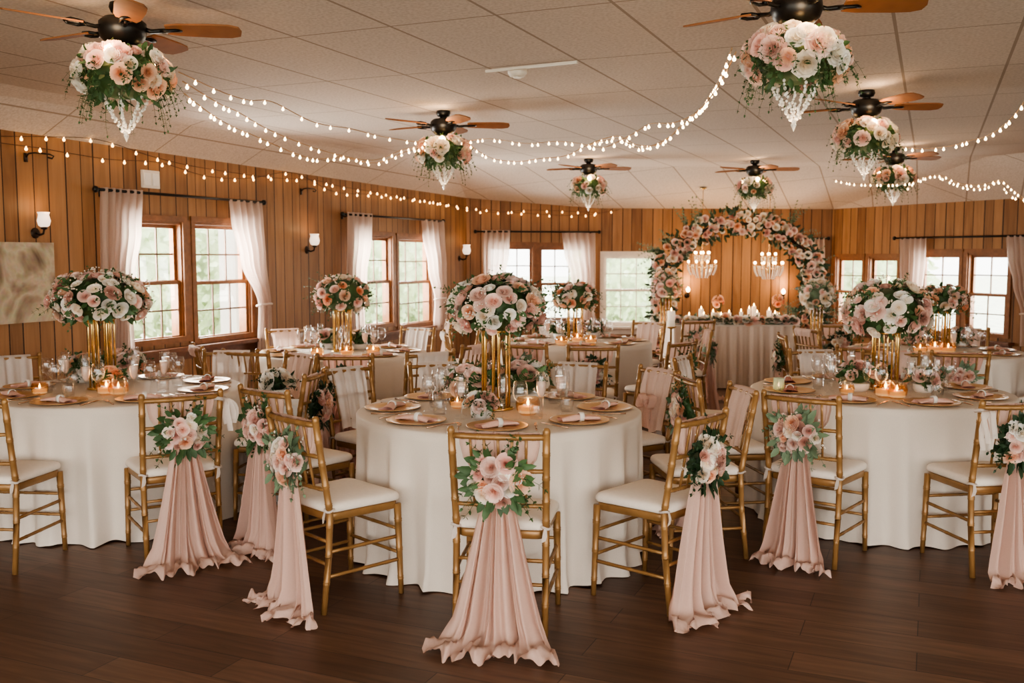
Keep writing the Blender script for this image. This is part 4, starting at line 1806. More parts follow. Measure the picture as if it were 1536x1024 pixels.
for i, (mode, a, b, yaw, sk, ps, phrase) in enumerate(CHAIRS):
    if mode == 'top':
        p = PZ(a, b, CH)
        off = local((0, 0), yaw, (0, -.26, 0))
        loc = (p.x - off.x, p.y - off.y)
    else:
        loc = (a, b)
    loc = clear_tables(loc, yaw, phrase)
    far = loc[1] > 6.6
    what = {'sash': 'with blush sash', 'drap': 'with draped back', None: 'with bare back'}[sk[:4] if sk else None]
    make_chair(loc, yaw, 'gold chair %s %s' % (what, phrase))
    SEAT.append((loc, yaw))
    base = (loc[0], loc[1], 0)
    if sk and sk.startswith('sash'):
        kk = {'0': 0, '1': 1, '2': 2}.get(sk[4:5], 3)
        mat = 'rosy' if sk.endswith('r') else 'blush'
        r = thing('tulle_drape', 'long %s tulle sash on chair %s' % ('rose' if mat == 'rosy' else 'blush', phrase), 'chair drape', base, -R(yaw), 'tulle sashes on chair backs')
        add('sash', SASH[(kk + (i % 2) * 0) % 4], M[mat], r)
        # ribbon knot
        mb = MB()
        mb.tube([(.058 * math.cos(t), yb(.655) - .012 + .032 * math.sin(t), .655) for t in [2 * PI * q / 14 for q in range(14)]], .012, 6, closed=True)
        add('knot', mb.mesh('knot'), M[mat], r)
    elif sk and sk.startswith('drape'):
        mat = 'whitesheer' if sk == 'drapew' else 'stripe'
        r = thing('fabric_panel', '%s fabric panel hung on chair %s' % ('white' if mat == 'whitesheer' else 'blush', phrase), 'chair drape', base, -R(yaw), 'fabric panels hung on chair backs')
        add('drape', DRAPE[i % 3], M[mat], r)
        if sk == 'drapebow':
            mb = MB()
            y0 = yb(.68) + .045
            for sg in (-1, 1):
                rows = []
                for q in range(9):
                    t = q / 8 * 2 * PI * .95 + .1
                    cx = sg * (.012 + .055 * (1 - math.cos(t)) / 2)
                    cz = .68 + .045 * math.sin(t)
                    rows.append([(cx, y0 + .02 + .028 * w_ + .01 * math.sin(t * 2), cz) for w_ in (-1, 0, 1)])
                mb.grid(rows)
                mb.grid([[(sg * .012 + dx * (.4 + k * .5), y0 + .022 + .006 * math.sin(k * 3 + dx * 90), .675 - .16 * k) for dx in (-.03, -.015, 0, .015, .03)] for k in (0, .25, .5, .75, 1)])
            mb.lathe([(0, .02), (.018, .012), (.02, 0), (.018, -.012), (0, -.02)], 10, (0, y0 + .026, .68))
            add('bow', mb.mesh('bow'), M['blush'], r)
    if ps:
        p = local(loc, yaw, (.0, yb(.66) - .022, .675))
        posy(p, yaw, 'rose and greenery posy tied on chair ' + phrase, i, 300 + i, 1.12 if not far else 1.0, MIX1, low=far)

def post_ribbon(label, ci, sx, seed):
    loc, yaw = SEAT[ci]
    rg = random.Random(seed)
    root = thing('post_ribbon', label, 'ribbon', (loc[0], loc[1], 0), -R(yaw))
    x0, z0 = sx * .196, CH - .05
    y0 = yb(z0)
    mb = MB()
    mb.tube([(x0 + .024 * math.cos(t), y0 + .024 * math.sin(t), z0 + .004 * math.sin(2 * t)) for t in [2 * PI * q / 14 for q in range(14)]], .010, 6, closed=True)
    for k in range(4):
        L = rg.uniform(.10, .2)
        dx, dy = rg.uniform(-.03, .05) * sx, rg.uniform(-.07, -.03)
        rows = []
        for i in range(8):
            t = i / 7
            wv = .012 * math.sin(t * 6 + k)
            c = Vector((x0 + dx * math.sin(t * 2.2) + wv, y0 - .022 + dy * math.sin(min(1, t * 1.6) * 1.5), z0 + .02 * math.sin(t * PI) - L * t * t))
            rows.append([c + Vector((-.014, -.004, 0)), c + Vector((0, .004, 0)), c + Vector((.014, -.004, 0))])
        mb.grid(rows)
    add('ribbon_loops', mb.mesh('ribbon_loops'), M['whitesheer'], root)


post_ribbon('white ribbon on right post of chair before left front table', 9, 1, 3)
post_ribbon('cream ribbon on left post of chair at right photo edge', 32, -1, 6)

# ------------------------------------------------------------------ tall centrepieces
def gold_stand(label, x, y, h, z0=ZT + .002, r=.075, n=6):
    root = thing('gold_stand', label, 'centrepiece stand', (x, y, z0), 0, 'tall gold centrepiece stands')
    mb = MB()
    mb.lathe([(0, 0), (r + .02, 0), (r + .022, .006), (r + .012, .012), (0, .012)], 28)
    add('base', mb.mesh('base'), M['brass'], root)
    for k in range(n):
        a = 2 * PI * k / n + .3
        mb = MB()
        x_, y_ = r * math.cos(a), r * math.sin(a)
        x2, y2 = r * math.cos(a + .38), r * math.sin(a + .38)
        pts = [(x_, y_, .01), (x_, y_, h - .06), ((x_ * .85 + x2 * .15), (y_ * .85 + y2 * .15), h - .03), ((x_ + x2) / 2, (y_ + y2) / 2, h - .018), ((x_ * .15 + x2 * .85), (y_ * .15 + y2 * .85), h - .03), (x2, y2, h - .06), (x2, y2, .01)]
        mb.tube(pts, .0055, 8)
        add('rod', mb.mesh('rod'), M['brass'], root)
    mb = MB()
    mb.lathe([(0, h - .03), (r + .005, h - .03), (r + .012, h - .022), (r + .005, h - .014), (0, h - .014)], 24)
    add('top_ring', mb.mesh('top_ring'), M['brass'], root)
    return root


CP = [
    # table, px of centre, flower y top, y bottom, width px, colours, label
    ('T1', 744, 407, 516, 152, MIX1, 84, False),
    ('T2', 150, 402, 496, 148, MIX1, 74, False),
    ('T5', 1331, 416, 518, 136, MIX1, 76, False),
    ('T3', 513, 408, 478, 88, MIXP, 40, True),
    ('T4', 863, 420, 470, 70, MIXP, 34, True),
    ('T6', 1412, 425, 476, 78, MIXP, 36, True),
]
CPL = {'T1': 'largest dome of blush roses, atop gold stand on central table', 'T2': 'dome of blush roses atop gold stand on left front table',
       'T5': 'dome of roses atop gold stand on right front table', 'T3': 'peach rose dome before the second window pair on gold stand',
       'T4': 'peach rose dome atop gold stand on rear middle table', 'T6': 'peach rose dome atop gold stand on right rear table'}
for k, px, y0, y1, wpx, cols, n, low in CP:
    t = TABLES[k]
    cx, cy = t['c']
    top = PY(px, y0, cy).z
    bot = PY(px, y1, cy).z
    x = PY(px, 450, cy).x
    rz = (top - bot) / 2 * .93
    rx = wpx / 2 / F * cy * .93
    zc = (top + bot) / 2
    h = zc - rz * .55 - ZT
    gold_stand('tall gold rod stand on ' + t['name'], x, cy, h)
    flower_ball('rose_centrepiece', CPL[k], (x, cy, zc), rx, rz, n, .047 if not low else .05, cols, 400 + ord(k[1]), low, 'tall rose centrepieces', 'leaf', nleaf=260 if not low else 180)

# ------------------------------------------------------------------ tabletop pieces
def plate_profile(r):
    return [(0, .003), (r * .62, .003), (r * .68, .006), (r * .97, .013), (r, .0125), (r * .99, .010), (r * .66, .0), (0, .0)]


mb = MB()
mb.lathe(plate_profile(.15), 36)
PLATE = mb.mesh('charger')
mb = MB()
mb.lathe(plate_profile(.10), 30)
SALAD = mb.mesh('salad_plate')


def napkin_mesh(seed):
    rng = random.Random(seed)
    mb = MB()
    rows = []
    for i in range(13):
        t = -1 + i / 6
        wd = .018 + .024 * abs(t) ** 1.2
        hg = .016 - .006 * abs(t)
        row = []
        for j in range(13):
            a = 2 * PI * j / 12
            q = 1 + .18 * math.sin(3 * a + t * 3 + seed)
            row.append((.10 * t + .004 * math.sin(a * 2), wd * math.cos(a) * q, max(.0, hg + hg * math.sin(a) * q)))
        rows.append(row)
    mb.grid(rows)
    return mb.mesh('napkin_roll')


NAP = [napkin_mesh(1), napkin_mesh(4)]
mb = MB()
mb.lathe([(.021, -.012), (.024, -.010), (.024, .010), (.021, .012)], 16)
NRING = mb.mesh('napkin_ring')


def cutlery(kind):
    mb = MB()
    mb.tube([(0, -.09, .004), (0, -.03, .004), (0, .02, .006)], [.0045, .003, .0025], 6)
    if kind == 'fork':
        mb.box((0, .034, .006), (.02, .028, .002))
        for k in range(4):
            mb.box((-.0085 + .0057 * k, .065, .007), (.0028, .04, .002))
    elif kind == 'knife':
        mb.grid([[(-.007, .02, .004), (.007, .02, .004)], [(-.008, .07, .004), (.007, .07, .004)], [(-.004, .11, .004), (.006, .12, .004)]])
        mb.grid([[(-.007, .02, .006), (.007, .02, .006)], [(-.008, .07, .006), (.007, .07, .006)], [(-.004, .11, .005), (.006, .12, .005)]])
    else:
        mb.lathe([(0, 0), (.012, .001), (.018, .006)], 12, (0, .04, .003))
    return mb.mesh(kind)


CUT = {k: cutlery(k) for k in ('fork', 'knife')}


def stem_glass(kind):
    mb = MB()
    if kind == 'wine':
        pr = [(.033, 0), (.033, .002), (.006, .006), (.0035, .02), (.0035, .085), (.012, .092), (.030, .11), (.037, .135), (.036, .165), (.030, .195), (.0292, .195), (.0352, .165), (.0362, .135), (.029, .111), (.010, .094), (0, .093)]
    elif kind == 'flute':
        pr = [(.031, 0), (.031, .002), (.006, .006), (.0035, .02), (.0035, .08), (.010, .088), (.021, .11), (.026, .15), (.025, .20), (.022, .225), (.0212, .225), (.0242, .20), (.0252, .15), (.020, .111), (.008, .09), (0, .089)]
    else:
        pr = [(0, 0), (.030, 0), (.033, .004), (.036, .05), (.037, .105), (.0362, .105), (.035, .05), (.031, .010), (0, .009)]
    mb.lathe(pr, 20)
    return mb.mesh(kind)


GL = {'wine_glass': stem_glass('wine'), 'champagne_flute': stem_glass('flute'), 'water_glass': stem_glass('tumbler')}
mb = MB()
mb.lathe([(0, .0935), (.011, .096), (.029, .113), (.034, .128), (0, .128)], 16)
WINE = mb.mesh('drink')
mb = MB()
mb.lathe([(0, .09), (.009, .093), (.019, .112), (.0245, .15), (.0242, .175), (0, .175)], 16)
FIZZ = mb.mesh('drink')

PLACES = {180: 'front', 225: 'front left', 270: 'left', 315: 'back left', 0: 'back', 45: 'back right', 90: 'right', 135: 'front right'}


def place_setting(tk, phi, which, detail=2, seed=0, shift=0):
    t = TABLES[tk]
    cx, cy = t['c']
    rng = random.Random(seed)
    a = R(phi)
    ux, uy = math.sin(a), math.cos(a)            # outward
    rr = t['R'] - .185
    x, y = cx + ux * rr, cy + uy * rr
    rz = math.atan2(-uy, -ux) - PI / 2            # local +y points to table centre
    where = 'at %s place of %s' % (which, t['name'])
    z = ZT + .001
    r = thing('charger_plate', 'gold charger plate ' + where, 'plate', (x, y, z), rz, 'gold charger plates')
    add('charger', PLATE, M['charger'], r)
    r = thing('napkin', '%s napkin rolled on the charger %s' % ('blush', where), 'napkin', (x, y, z + .0035), rz + rng.uniform(-.5, .5) + (0 if abs(ux) > .6 else .1), 'blush napkins on chargers')
    nm = 'napkinrose' if tk in ('T5', 'T2') and rng.random() < .5 else 'napkin'
    r['label'] = '%s napkin rolled on the charger %s' % ('rose' if nm == 'napkinrose' else 'blush', where)
    add('cloth_roll', NAP[seed % 2], M[nm], r)
    add('napkin_ring', NRING, M['white'], r, loc=(.01, 0, .019), rot=(0, PI / 2, 0))

    def at(dx, dy):
        c, s = math.cos(rz), math.sin(rz)
        return (x + dx * c - dy * s, y + dx * s + dy * c, z)
    if detail >= 2:
        for nm_, dx in (('fork', -.185), ('knife', .185)):
            r = thing(nm_, 'rose gold %s %s' % (nm_, where), 'cutlery', at(dx, .0), rz, 'rose gold cutlery')
            add(nm_, CUT[nm_], M['steel'], r)
    gl = [('wine_glass', .10, .205), ('champagne_flute', .02, .255), ('water_glass', -.09, .215)]
    for nm_, dx, dy in gl[:detail + 1]:
        dx += rng.uniform(-.015, .015)
        dy += rng.uniform(-.015, .015)
        r = thing(nm_, 'clear %s %s' % (nm_.replace('_', ' '), where), 'glass', at(dx, dy), rng.uniform(0, 6), 'clear glasses on the tables')
        add('glass_body', GL[nm_], M['glass'], r)
        if nm_ == 'champagne_flute' and rng.random() < .6:
            add('drink', FIZZ, M['wine'], r)
            FZ = 1


for tk, rot, det in (('T1', 0, 2), ('T2', 8, 2), ('T5', -8, 2), ('T3', 0, 1), ('T4', 0, 1), ('T6', 0, 1)):
    for q, (phi, nm) in enumerate(PLACES.items()):
        place_setting(tk, phi + rot, nm, det, hash((ord(tk[1]), q)) % 1000)

# low arrangements, votives and candles -------------------------------
LOWF = fol_mesh('low', .085, .06, 90, 12, 61, -.2, .98, .1, .024, .07)


def low_flowers(label, x, y, colors, seed, s=1.0, n=9, low=False, z=ZT):
    rng = random.Random(seed)
    root = thing('low_flower_arrangement', label, 'flower arrangement', (x, y, z), rng.uniform(0, 6), 'low rose arrangements on the tables')
    mb = MB()
    mb.lathe([(0, .001), (.05 * s, .001), (.062 * s, .02), (.066 * s, .05), (.06 * s, .052), (0, .052)], 18)
    add('bowl', mb.mesh('bowl'), M['white'], root)
    add('foliage', LOWF, M['leaf'], root, loc=(0, 0, .085 * s), scale=s)
    sp = []
    for d in fib(n, .0, .98, .3, rng):
        sp.append((Vector((d.x * .095, d.y * .095, d.z * .075)) * s + Vector((0, 0, .075 * s)), d + Vector((0, 0, .2))))
    blooms(root, sp, colors, KINDS, .047 * s, rng, low)
    return root


mb = MB()
mb.lathe([(0, 0), (.028, 0), (.046, .02), (.05, .045), (.042, .07), (.040, .07), (.047, .045), (.044, .021), (0, .006)], 18)
VOT = mb.mesh('votive_glass')
mb = MB()
mb.lathe([(0, .006), (.038, .01), (.040, .034), (0, .034)], 14)
VWAX = mb.mesh('votive_wax')
mb = MB()
mb.lathe([(0, 0), (.0045, .006), (.006, .014), (.003, .024), (0, .032)], 8)
FLAME = mb.mesh('flame')


def votive(label, x, y, s=1.0, z=ZT + .001, light=0.0):
    root = thing('votive_candle', label, 'candle', (x, y, z), 0, 'amber glass votive candles')
    root.scale = (s, s, s)
    add('glass_cup', VOT, M['amber'], root)
    wx = add('wax', VWAX, M['ambersolid'], root)
    add('flame', FLAME, M['flame'], wx, loc=(0, 0, .036))
    if light:
        l = bpy.data.lights.new('candle_light', 'POINT')
        l.energy = light
        l.color = (1, .55, .22)
        l.shadow_soft_size = .03
        lo = bpy.data.objects.new('candle_light', l)
        COL.objects.link(lo)
        lo.location = (x, y, z + .12)


def pillar(label, x, y, z, h, r, jar=False, group='pillar candles'):
    root = thing('pillar_candle', label, 'candle', (x, y, z), 0, group)
    mb = MB()
    mb.lathe([(0, .0), (r, .0), (r, h * .96), (r * .9, h), (r * .55, h - .006), (0, h - .008)], 14)
    wx = add('wax', mb.mesh('wax'), M['wax'], root)
    add('flame', FLAME, M['flame'], wx, loc=(0, 0, h - .006), scale=1.4)


LOWS = {
    'T1': [(706, 606, 1.4), (784, 602, 1.45), (738, 585, 1.1), (722, 627, .85)],
    'T2': [(128, 572, 1.2), (187, 568, 1.25), (166, 585, .9)],
    'T5': [(1285, 586, 1.15), (1320, 575, .9), (1385, 588, .95)],
    'T3': [(492, 523, 1.1), (540, 524, 1.1)],
    'T4': [(840, 508, 1.0), (890, 506, 1.1)],
    'T6': [(1385, 520, 1.1), (1440, 520, 1.1)],
}
ADJ = ['largest', 'second', 'third', 'fourth']
PLC = {'T1': ['left of the gold stand', 'right of the gold stand', 'behind the gold stand', 'in front of the gold stand'],
       'T2': ['left of the gold stand', 'right of the gold stand', 'in front of the gold stand'],
       'T5': ['left of the gold stand', 'behind the gold stand', 'right of the gold stand'],
       'T3': ['left of the gold stand', 'right of the gold stand'], 'T4': ['left of the gold stand', 'right of the gold stand'], 'T6': ['left of the gold stand', 'right of the gold stand']}
for tk, lst in LOWS.items():
    for j, (px, py, s) in enumerate(lst):
        p = PZ(px, py, ZT)
        low_flowers('low bowl of roses %s on %s' % (PLC[tk][j], TABLES[tk]['name']), p.x, p.y, MIXP if tk in ('T2', 'T3') else MIX1, 500 + j + ord(tk[1]) * 7, s, 9 if tk in ('T1', 'T2', 'T5') else 6, tk in ('T3', 'T4', 'T6'))
VOTS = {
    'T1': [(792, 622, 1.3, 'front right of the stand'), (686, 612, .9, 'far left of the stand')],
    'T2': [(160, 592, 1.25, 'below the stand, left one'), (178, 593, 1.2, 'below the stand, right one'), (60, 592, 1.0, 'near the left photo edge')],
    'T5': [(1328, 596, 1.4, 'below the stand, left one'), (1345, 598, 1.2, 'below the stand, right one'), (1270, 592, .9, 'beside the low roses')],
    'T3': [(476, 536, 1.1, 'left'), (520, 534, 1.2, 'middle'), (560, 533, 1.2, 'right')],
    'T4': [(842, 518, 1.2, 'left'), (866, 514, 1.3, 'middle'), (886, 516, 1.2, 'right')],
    'T6': [(1380, 530, 1.2, 'left'), (1402, 529, 1.4, 'middle'), (1422, 530, 1.3, 'right')],
}
for tk, lst in VOTS.items():
    for (px, py, s, w_) in lst:
        p = PZ(px, py, ZT)
        votive('glowing amber votive, %s, on %s' % (w_, TABLES[tk]['name']), p.x, p.y, s, light=.35 if w_ in ('below the stand, left one', 'front right of the stand', 'middle') else 0)

# frosted jar on the right front table, cream flowers by the aisle
p = PZ(1153, 577, ZT)
root = thing('frosted_jar', 'frosted white votive jar at left edge of right front table', 'candle holder', (TABLES['T5']['c'][0] - .62, TABLES['T5']['c'][1] - .02, ZT + .001))
mb = MB()
mb.lathe([(0, 0), (.03, 0), (.034, .01), (.032, .07), (.030, .075), (.028, .07), (.03, .012), (0, .008)], 16)
add('jar', mb.mesh('jar'), M['frost'], root)
add('flame', FLAME, M['flame'], root, loc=(0, 0, .02))

sx, sy = -1.50, 6.26
root = thing('side_stand', 'small white pedestal box between the left tables', 'pedestal', (sx, sy, 0))
mb = MB()
mb.box((0, 0, .30), (.26, .26, .60))
mb.box((0, 0, .612), (.30, .30, .024))
mb.box((0, 0, .02), (.30, .30, .04))
add('pedestal', mb.mesh('pedestal', False), M['gift'], root)
rng = random.Random(9)
root = thing('potted_cream_roses', 'cream roses in a white pot on the small pedestal', 'flower pot', (sx - .03, sy, .624))
mb = MB()
mb.lathe([(0, 0), (.06, 0), (.078, .09), (.07, .09), (0, .085)], 18)
add('pot', mb.mesh('pot'), M['white'], root)
add('foliage', LOWF, M['darkleaf'], root, loc=(0, 0, .13), scale=1.1)
blooms(root, [(Vector((d.x * .10, d.y * .10, d.z * .085 + .125)), d) for d in fib(10, 0, .98, .2, rng)], ['cream', 'cream', 'white'], ['rose', 'peony', 'ranunculus'], .05, rng)

# ------------------------------------------------------------------ the arch and the couple's table
AY = 12.9
acx = PY(1107, 400, AY).x


def arch_pt(t):
    """t 0..1 from left foot over the top to the right foot; returns x,z"""
    hw, zs, zt = .98, 1.30, 2.00
    leg = zs
    arcL = PI / 2 * math.sqrt((hw ** 2 + (zt - zs) ** 2) / 2) * 2
    tot = 2 * leg + arcL
    s = t * tot
    if s < leg:
        return -hw, s, Vector((-1, 0))
    if s > leg + arcL:
        return hw, tot - s, Vector((1, 0))
    a = PI - (s - leg) / arcL * PI
    return hw * math.cos(a), zs + (zt - zs) * math.sin(a), Vector((math.cos(a), math.sin(a)))


root = thing('floral_arch', 'rounded arch covered in blush roses and greenery at the far wall', 'flower arch', (acx, AY, 0))
mb = MB()
for dy in (-.07, .07):
    mb.tube([(arch_pt(i / 40)[0], dy, max(.0, arch_pt(i / 40)[1])) for i in range(41)], .016, 8)
for i in range(2, 40, 3):
    x_, z_, n_ = arch_pt(i / 40)
    mb.tube([(x_, -.07, z_), (x_, .07, z_)], .01, 6)
add('arch_frame', mb.mesh('arch_frame'), M['bronze'], root)
rng = random.Random(77)
fmb, emb = MB(), MB()
for i in range(900):
    t = rng.uniform(.03, .97)
    x_, z_, n_ = arch_pt(t)
    o = rng.uniform(-.15, .17)
    p = Vector((x_ + n_.x * o, rng.uniform(-.16, .12), z_ + n_.y * o))
    d = Vector((n_.x * o * 6 + rng.uniform(-1, 1), rng.uniform(-1.2, .2), n_.y * o * 6 + rng.uniform(-1, 1)))
    leaf(fmb, p, d, (0, -1, 0), rng.uniform(.06, .11), rng.uniform(.03, .05))
for i in range(80):
    t = rng.uniform(.05, .95)
    x_, z_, n_ = arch_pt(t)
    sg = 1 if rng.random() < .65 else -1
    sprig(emb, (x_ + n_.x * .1 * sg, -.06, z_ + n_.y * .1 * sg), Vector((n_.x * sg + rng.uniform(-.5, .5), -.3, n_.y * sg + rng.uniform(-.5, .5))), rng.uniform(.14, .26) * (1 if sg > 0 else .5), 6, .026, rng, .03)
for (tx, tz, ddx, ddz) in ((-.75, 2.05, -.5, .8), (-.6, 2.1, -.2, 1), (.72, 2.08, .4, 1), (-1.12, 1.75, -1, .1), (-1.15, 1.72, -1, -.1), (1.15, .75, 1, .3), (1.15, .6, 1, 0), (1.1, 1.0, 1, .3), (.85, .7, -.8, .2), (.85, .9, -.8, .4), (1.12, .45, 1, .2), (.82, .5, -.9, 0)):
    for q in range(4):
        sprig(emb, (tx * .93, -.08, tz - .1), (ddx + rng.uniform(-.4, .4), -.2, ddz + rng.uniform(-.4, .4)), rng.uniform(.2, .34), 7, .032, rng, .02)
add('foliage', fmb.mesh('arch_foliage'), M['darkleaf'], root)
add('eucalyptus', emb.mesh('arch_eucalyptus'), M['euc'], root)
spots = []
for i in range(210):
    t = .05 + .9 * (i + rng.random()) / 210
    x_, z_, n_ = arch_pt(t)
    o = rng.uniform(-.14, .15)
    p = Vector((x_ + n_.x * o, -.15 + abs(o) * .5 + rng.uniform(-.02, .02), z_ + n_.y * o))
    spots.append((p, Vector((n_.x * o * 4 + rng.uniform(-.3, .3), -1, n_.y * o * 4 + rng.uniform(-.2, .4)))))
rng.shuffle(spots)
blooms(root, spots[:99], MIXA + ['cream', 'peach'], ['rose', 'rose', 'peony', 'ranunculus'], .058, rng, True)
for ci, c in enumerate(('blush', 'pink', 'peach', 'cream')):
    bmb = MB()
    for (p, n) in spots[99:][ci::4]:
        s = .055 * rng.uniform(.75, 1.2)
        nn = n.normalized()
        Mx = Matrix.Translation(p - nn * s * .3) @ basis(nn, rng.uniform(0, 6)).to_matrix().to_4x4() @ Matrix.Scale(s, 4)
        bmb.merge(LOW_MB[rng.randrange(2)], Mx)
    o = add('small_blooms', bmb.mesh('small_blooms'), PET[c], root)
    o['kind'] = 'stuff'

# couple's table: rectangular, gathered skirt
SY = 11.75
xa, xb = PY(1004, 500, SY).x, PY(1187, 500, SY).x
scx, shw, shd = (xa + xb) / 2, (xb - xa) / 2, .32
root = thing('sweetheart_table', 'long table with gathered blush white skirt under the arch', 'table', (scx, SY, 0))
mb = MB()
per = []
N1, N2 = 90, 30


def corner_path():
    pts = []
    hw, hd = shw, shd
    for i in range(N1):
        pts.append((-hw + 2 * hw * i / N1, -hd, (0, -1)))
    for i in range(N2):
        pts.append((hw, -hd + 2 * hd * i / N2, (1, 0)))
    for i in range(N1):
        pts.append((hw - 2 * hw * i / N1, hd, (0, 1)))
    for i in range(N2):
        pts.append((-hw, hd - 2 * hd * i / N2, (-1, 0)))
    pts.append(pts[0])
    return pts


cp_ = corner_path()
rows = []
for i in range(9):
    q = i / 8
    z = .745 * (1 - q) + .008 * q
    row = []
    for j, (x_, y_, n_) in enumerate(cp_):
        jj = j % (len(cp_) - 1)
        f = math.sin(jj * .9) * .5 + math.sin(jj * .43 + 1) * .5 + .3 * math.sin(jj * 1.7)
        o = (.008 + .03 * q) * f + .03 * q
        row.append((x_ + n_[0] * o, y_ + n_[1] * o, z))
    rows.append(row)
mb.grid(rows)
add('table_skirt', mb.mesh('table_skirt'), M['cloth2'], root)
mb = MB()
mb.box((0, 0, .752), (2 * shw + .02, 2 * shd + .02, .016))
add('tabletop', mb.mesh('tabletop', False), M['cloth'], root)

rng = random.Random(31)
root = thing('flower_garland', 'rose and eucalyptus garland along front edge of arch table', 'garland', (scx, SY - shd + .06, .76))
fmb = MB()
for i in range(420):
    x_ = rng.uniform(-shw * 1.0, shw * 1.0)
    a = rng.uniform(0, PI)
    p = Vector((x_, -.05 * math.cos(a), .035 + .03 * math.sin(a)))
    leaf(fmb, p, (rng.uniform(-1, 1), -math.cos(a) * 1.2 - .3, rng.uniform(-.3, .8)), (0, 0, 1), rng.uniform(.05, .09), rng.uniform(.025, .038))
mb2 = MB()
mb2.tube([(-shw * .98, 0, .03), (0, 0, .03), (shw * .98, 0, .03)], .028, 8)
fmb.merge(mb2, Matrix.Identity(4))
add('foliage', fmb.mesh('garland_foliage'), M['euc'], root)
sp = []
for i in range(44):
    x_ = -shw + 2 * shw * (i + rng.random()) / 44
    sp.append((Vector((x_, rng.uniform(-.07, -.01), rng.uniform(.03, .085))), Vector((rng.uniform(-.4, .4), -1, rng.uniform(.2, 1)))))
blooms(root, sp, ['blush', 'cream', 'white', 'peach', 'cream'], ['rose', 'ranunculus', 'peony'], .052, rng, True)

CAND = [(1034, .10, .022, -.10), (1052, .17, .03, .02), (1056, .11, .028, -.12), (1070, .13, .022, .05), (1082, .10, .03, -.05), (1094, .12, .025, .1), (1112, .14, .022, -.04),
        (1124, .17, .02, .05), (1131, .20, .028, .08), (1136, .13, .032, -.08), (1154, .15, .028, .04), (1163, .12, .032, -.06)]
for k, (px, h, r, dy) in enumerate(CAND):
    x_ = PY(px, 480, SY + dy).x
    pillar('lit candle on arch table, %s from the left' % ['first', 'second', 'third', 'fourth', 'fifth', 'sixth', 'seventh', 'eighth', 'ninth', 'tenth', 'eleventh', 'twelfth'][k], x_, SY + dy + .02, .761, h, r, group='candles on the arch table')
for k, (px, lb, c) in enumerate(((1077, 'small coral flower spray in vase on arch table, left one', 'coral'), (1163, 'small coral flower spray in vase on arch table, right one', 'coral'))):
    x_ = PY(px, 480, SY + .22).x
    root = thing('bud_vase', lb, 'vase', (x_ + (.03 if k else 0), SY + .22, .761))
    mb = MB()
    mb.lathe([(0, 0), (.028, 0), (.034, .05), (.018, .11), (.02, .13), (.016, .13), (0, .12)], 12)
    add('vase', mb.mesh('vase'), M['brass'], root)
    rg = random.Random(5 + k)
    mb = MB()
    for q in range(5):
        mb.tube([(0, 0, .1), (rg.uniform(-.05, .05), rg.uniform(-.03, .03), .24)], .003, 4)
        sprig(mb, (0, 0, .13), (rg.uniform(-.6, .6), rg.uniform(-.4, .2), 1), .1, 4, .02, rg)
    add('stems', mb.mesh('stems'), M['stem'], root)
    blooms(root, [(Vector((d.x * .07, d.y * .07, d.z * .08 + .25)), d) for d in fib(8, -.5, .95, .2, rg)], ['coral', 'peach'], ['rose', 'ranunculus'], .042, rg, True)
for k in range(2):
    l = bpy.data.lights.new('candle_glow', 'POINT')
    l.energy = 2.5
    l.color = (1, .56, .24)
    l.shadow_soft_size = .1
    lo = bpy.data.objects.new('candle_glow', l)
    COL.objects.link(lo)
    lo.location = (scx - .4 + .8 * k, SY + .1, 1.15)

# tall candle lantern left of the arch table, flower pedestals either side
p = PY(1008, 500, 11.35)
root = thing('candle_pedestal', 'white pillar candle on gold stem left of the arch table', 'candle', (p.x - .02, 11.3, 0))
mb = MB()
mb.lathe([(0, 0), (.09, 0), (.09, .012), (.015, .03), (.012, .72), (.06, .74), (.06, .752), (0, .752)], 18)
add('stem', mb.mesh('stem'), M['brass'], root)
mb = MB()
mb.lathe([(0, .752), (.045, .752), (.045, .93), (.04, .935), (0, .928)], 16)
add('wax', mb.mesh('wax'), M['wax'], root)
add('flame', FLAME, M['flame'], root, loc=(0, 0, .93), scale=1.4)


def floor_flowers(label, px, py, wpx, hpx, Y, seed, colors):
    p = PY(px, py, Y)
    rx, rz = wpx / 2 / F * Y * .92, hpx / 2 / F * Y * .92
    hh = p.z - rz * .6
    root = thing('gold_flower_pedestal', 'tall gold floor pedestal of slim rods ' + label, 'pedestal', (p.x, Y, 0))
    mb = MB()
    mb.box((0, 0, .01), (.26, .26, .02))
    add('base', mb.mesh('base', False), M['brass'], root)
    for sx_ in (-.06, -.02, .02, .06):
        mb = MB()
        mb.tube([(sx_, 0, .02), (sx_, 0, hh)], .012, 8)
        add('rod', mb.mesh('rod'), M['brass'], root)
    mb = MB()
    mb.box((0, 0, hh), (.2, .2, .016))
    add('top_plate', mb.mesh('top_plate', False), M['brass'], root)
    flower_ball('pedestal_flowers', 'round cluster of roses on the gold floor pedestal ' + label, (p.x, Y, p.z), rx, rz, 34, .055, colors, seed, True, None, 'euc', nleaf=160, nsprig=24)


floor_flowers('left of the arch', 999, 430, 48, 52, 12.2, 801, MIXA)
floor_flowers('right of the arch', 1226, 443, 54, 54, 11.2, 802, ['white', 'cream', 'peach', 'blush', 'cream'])


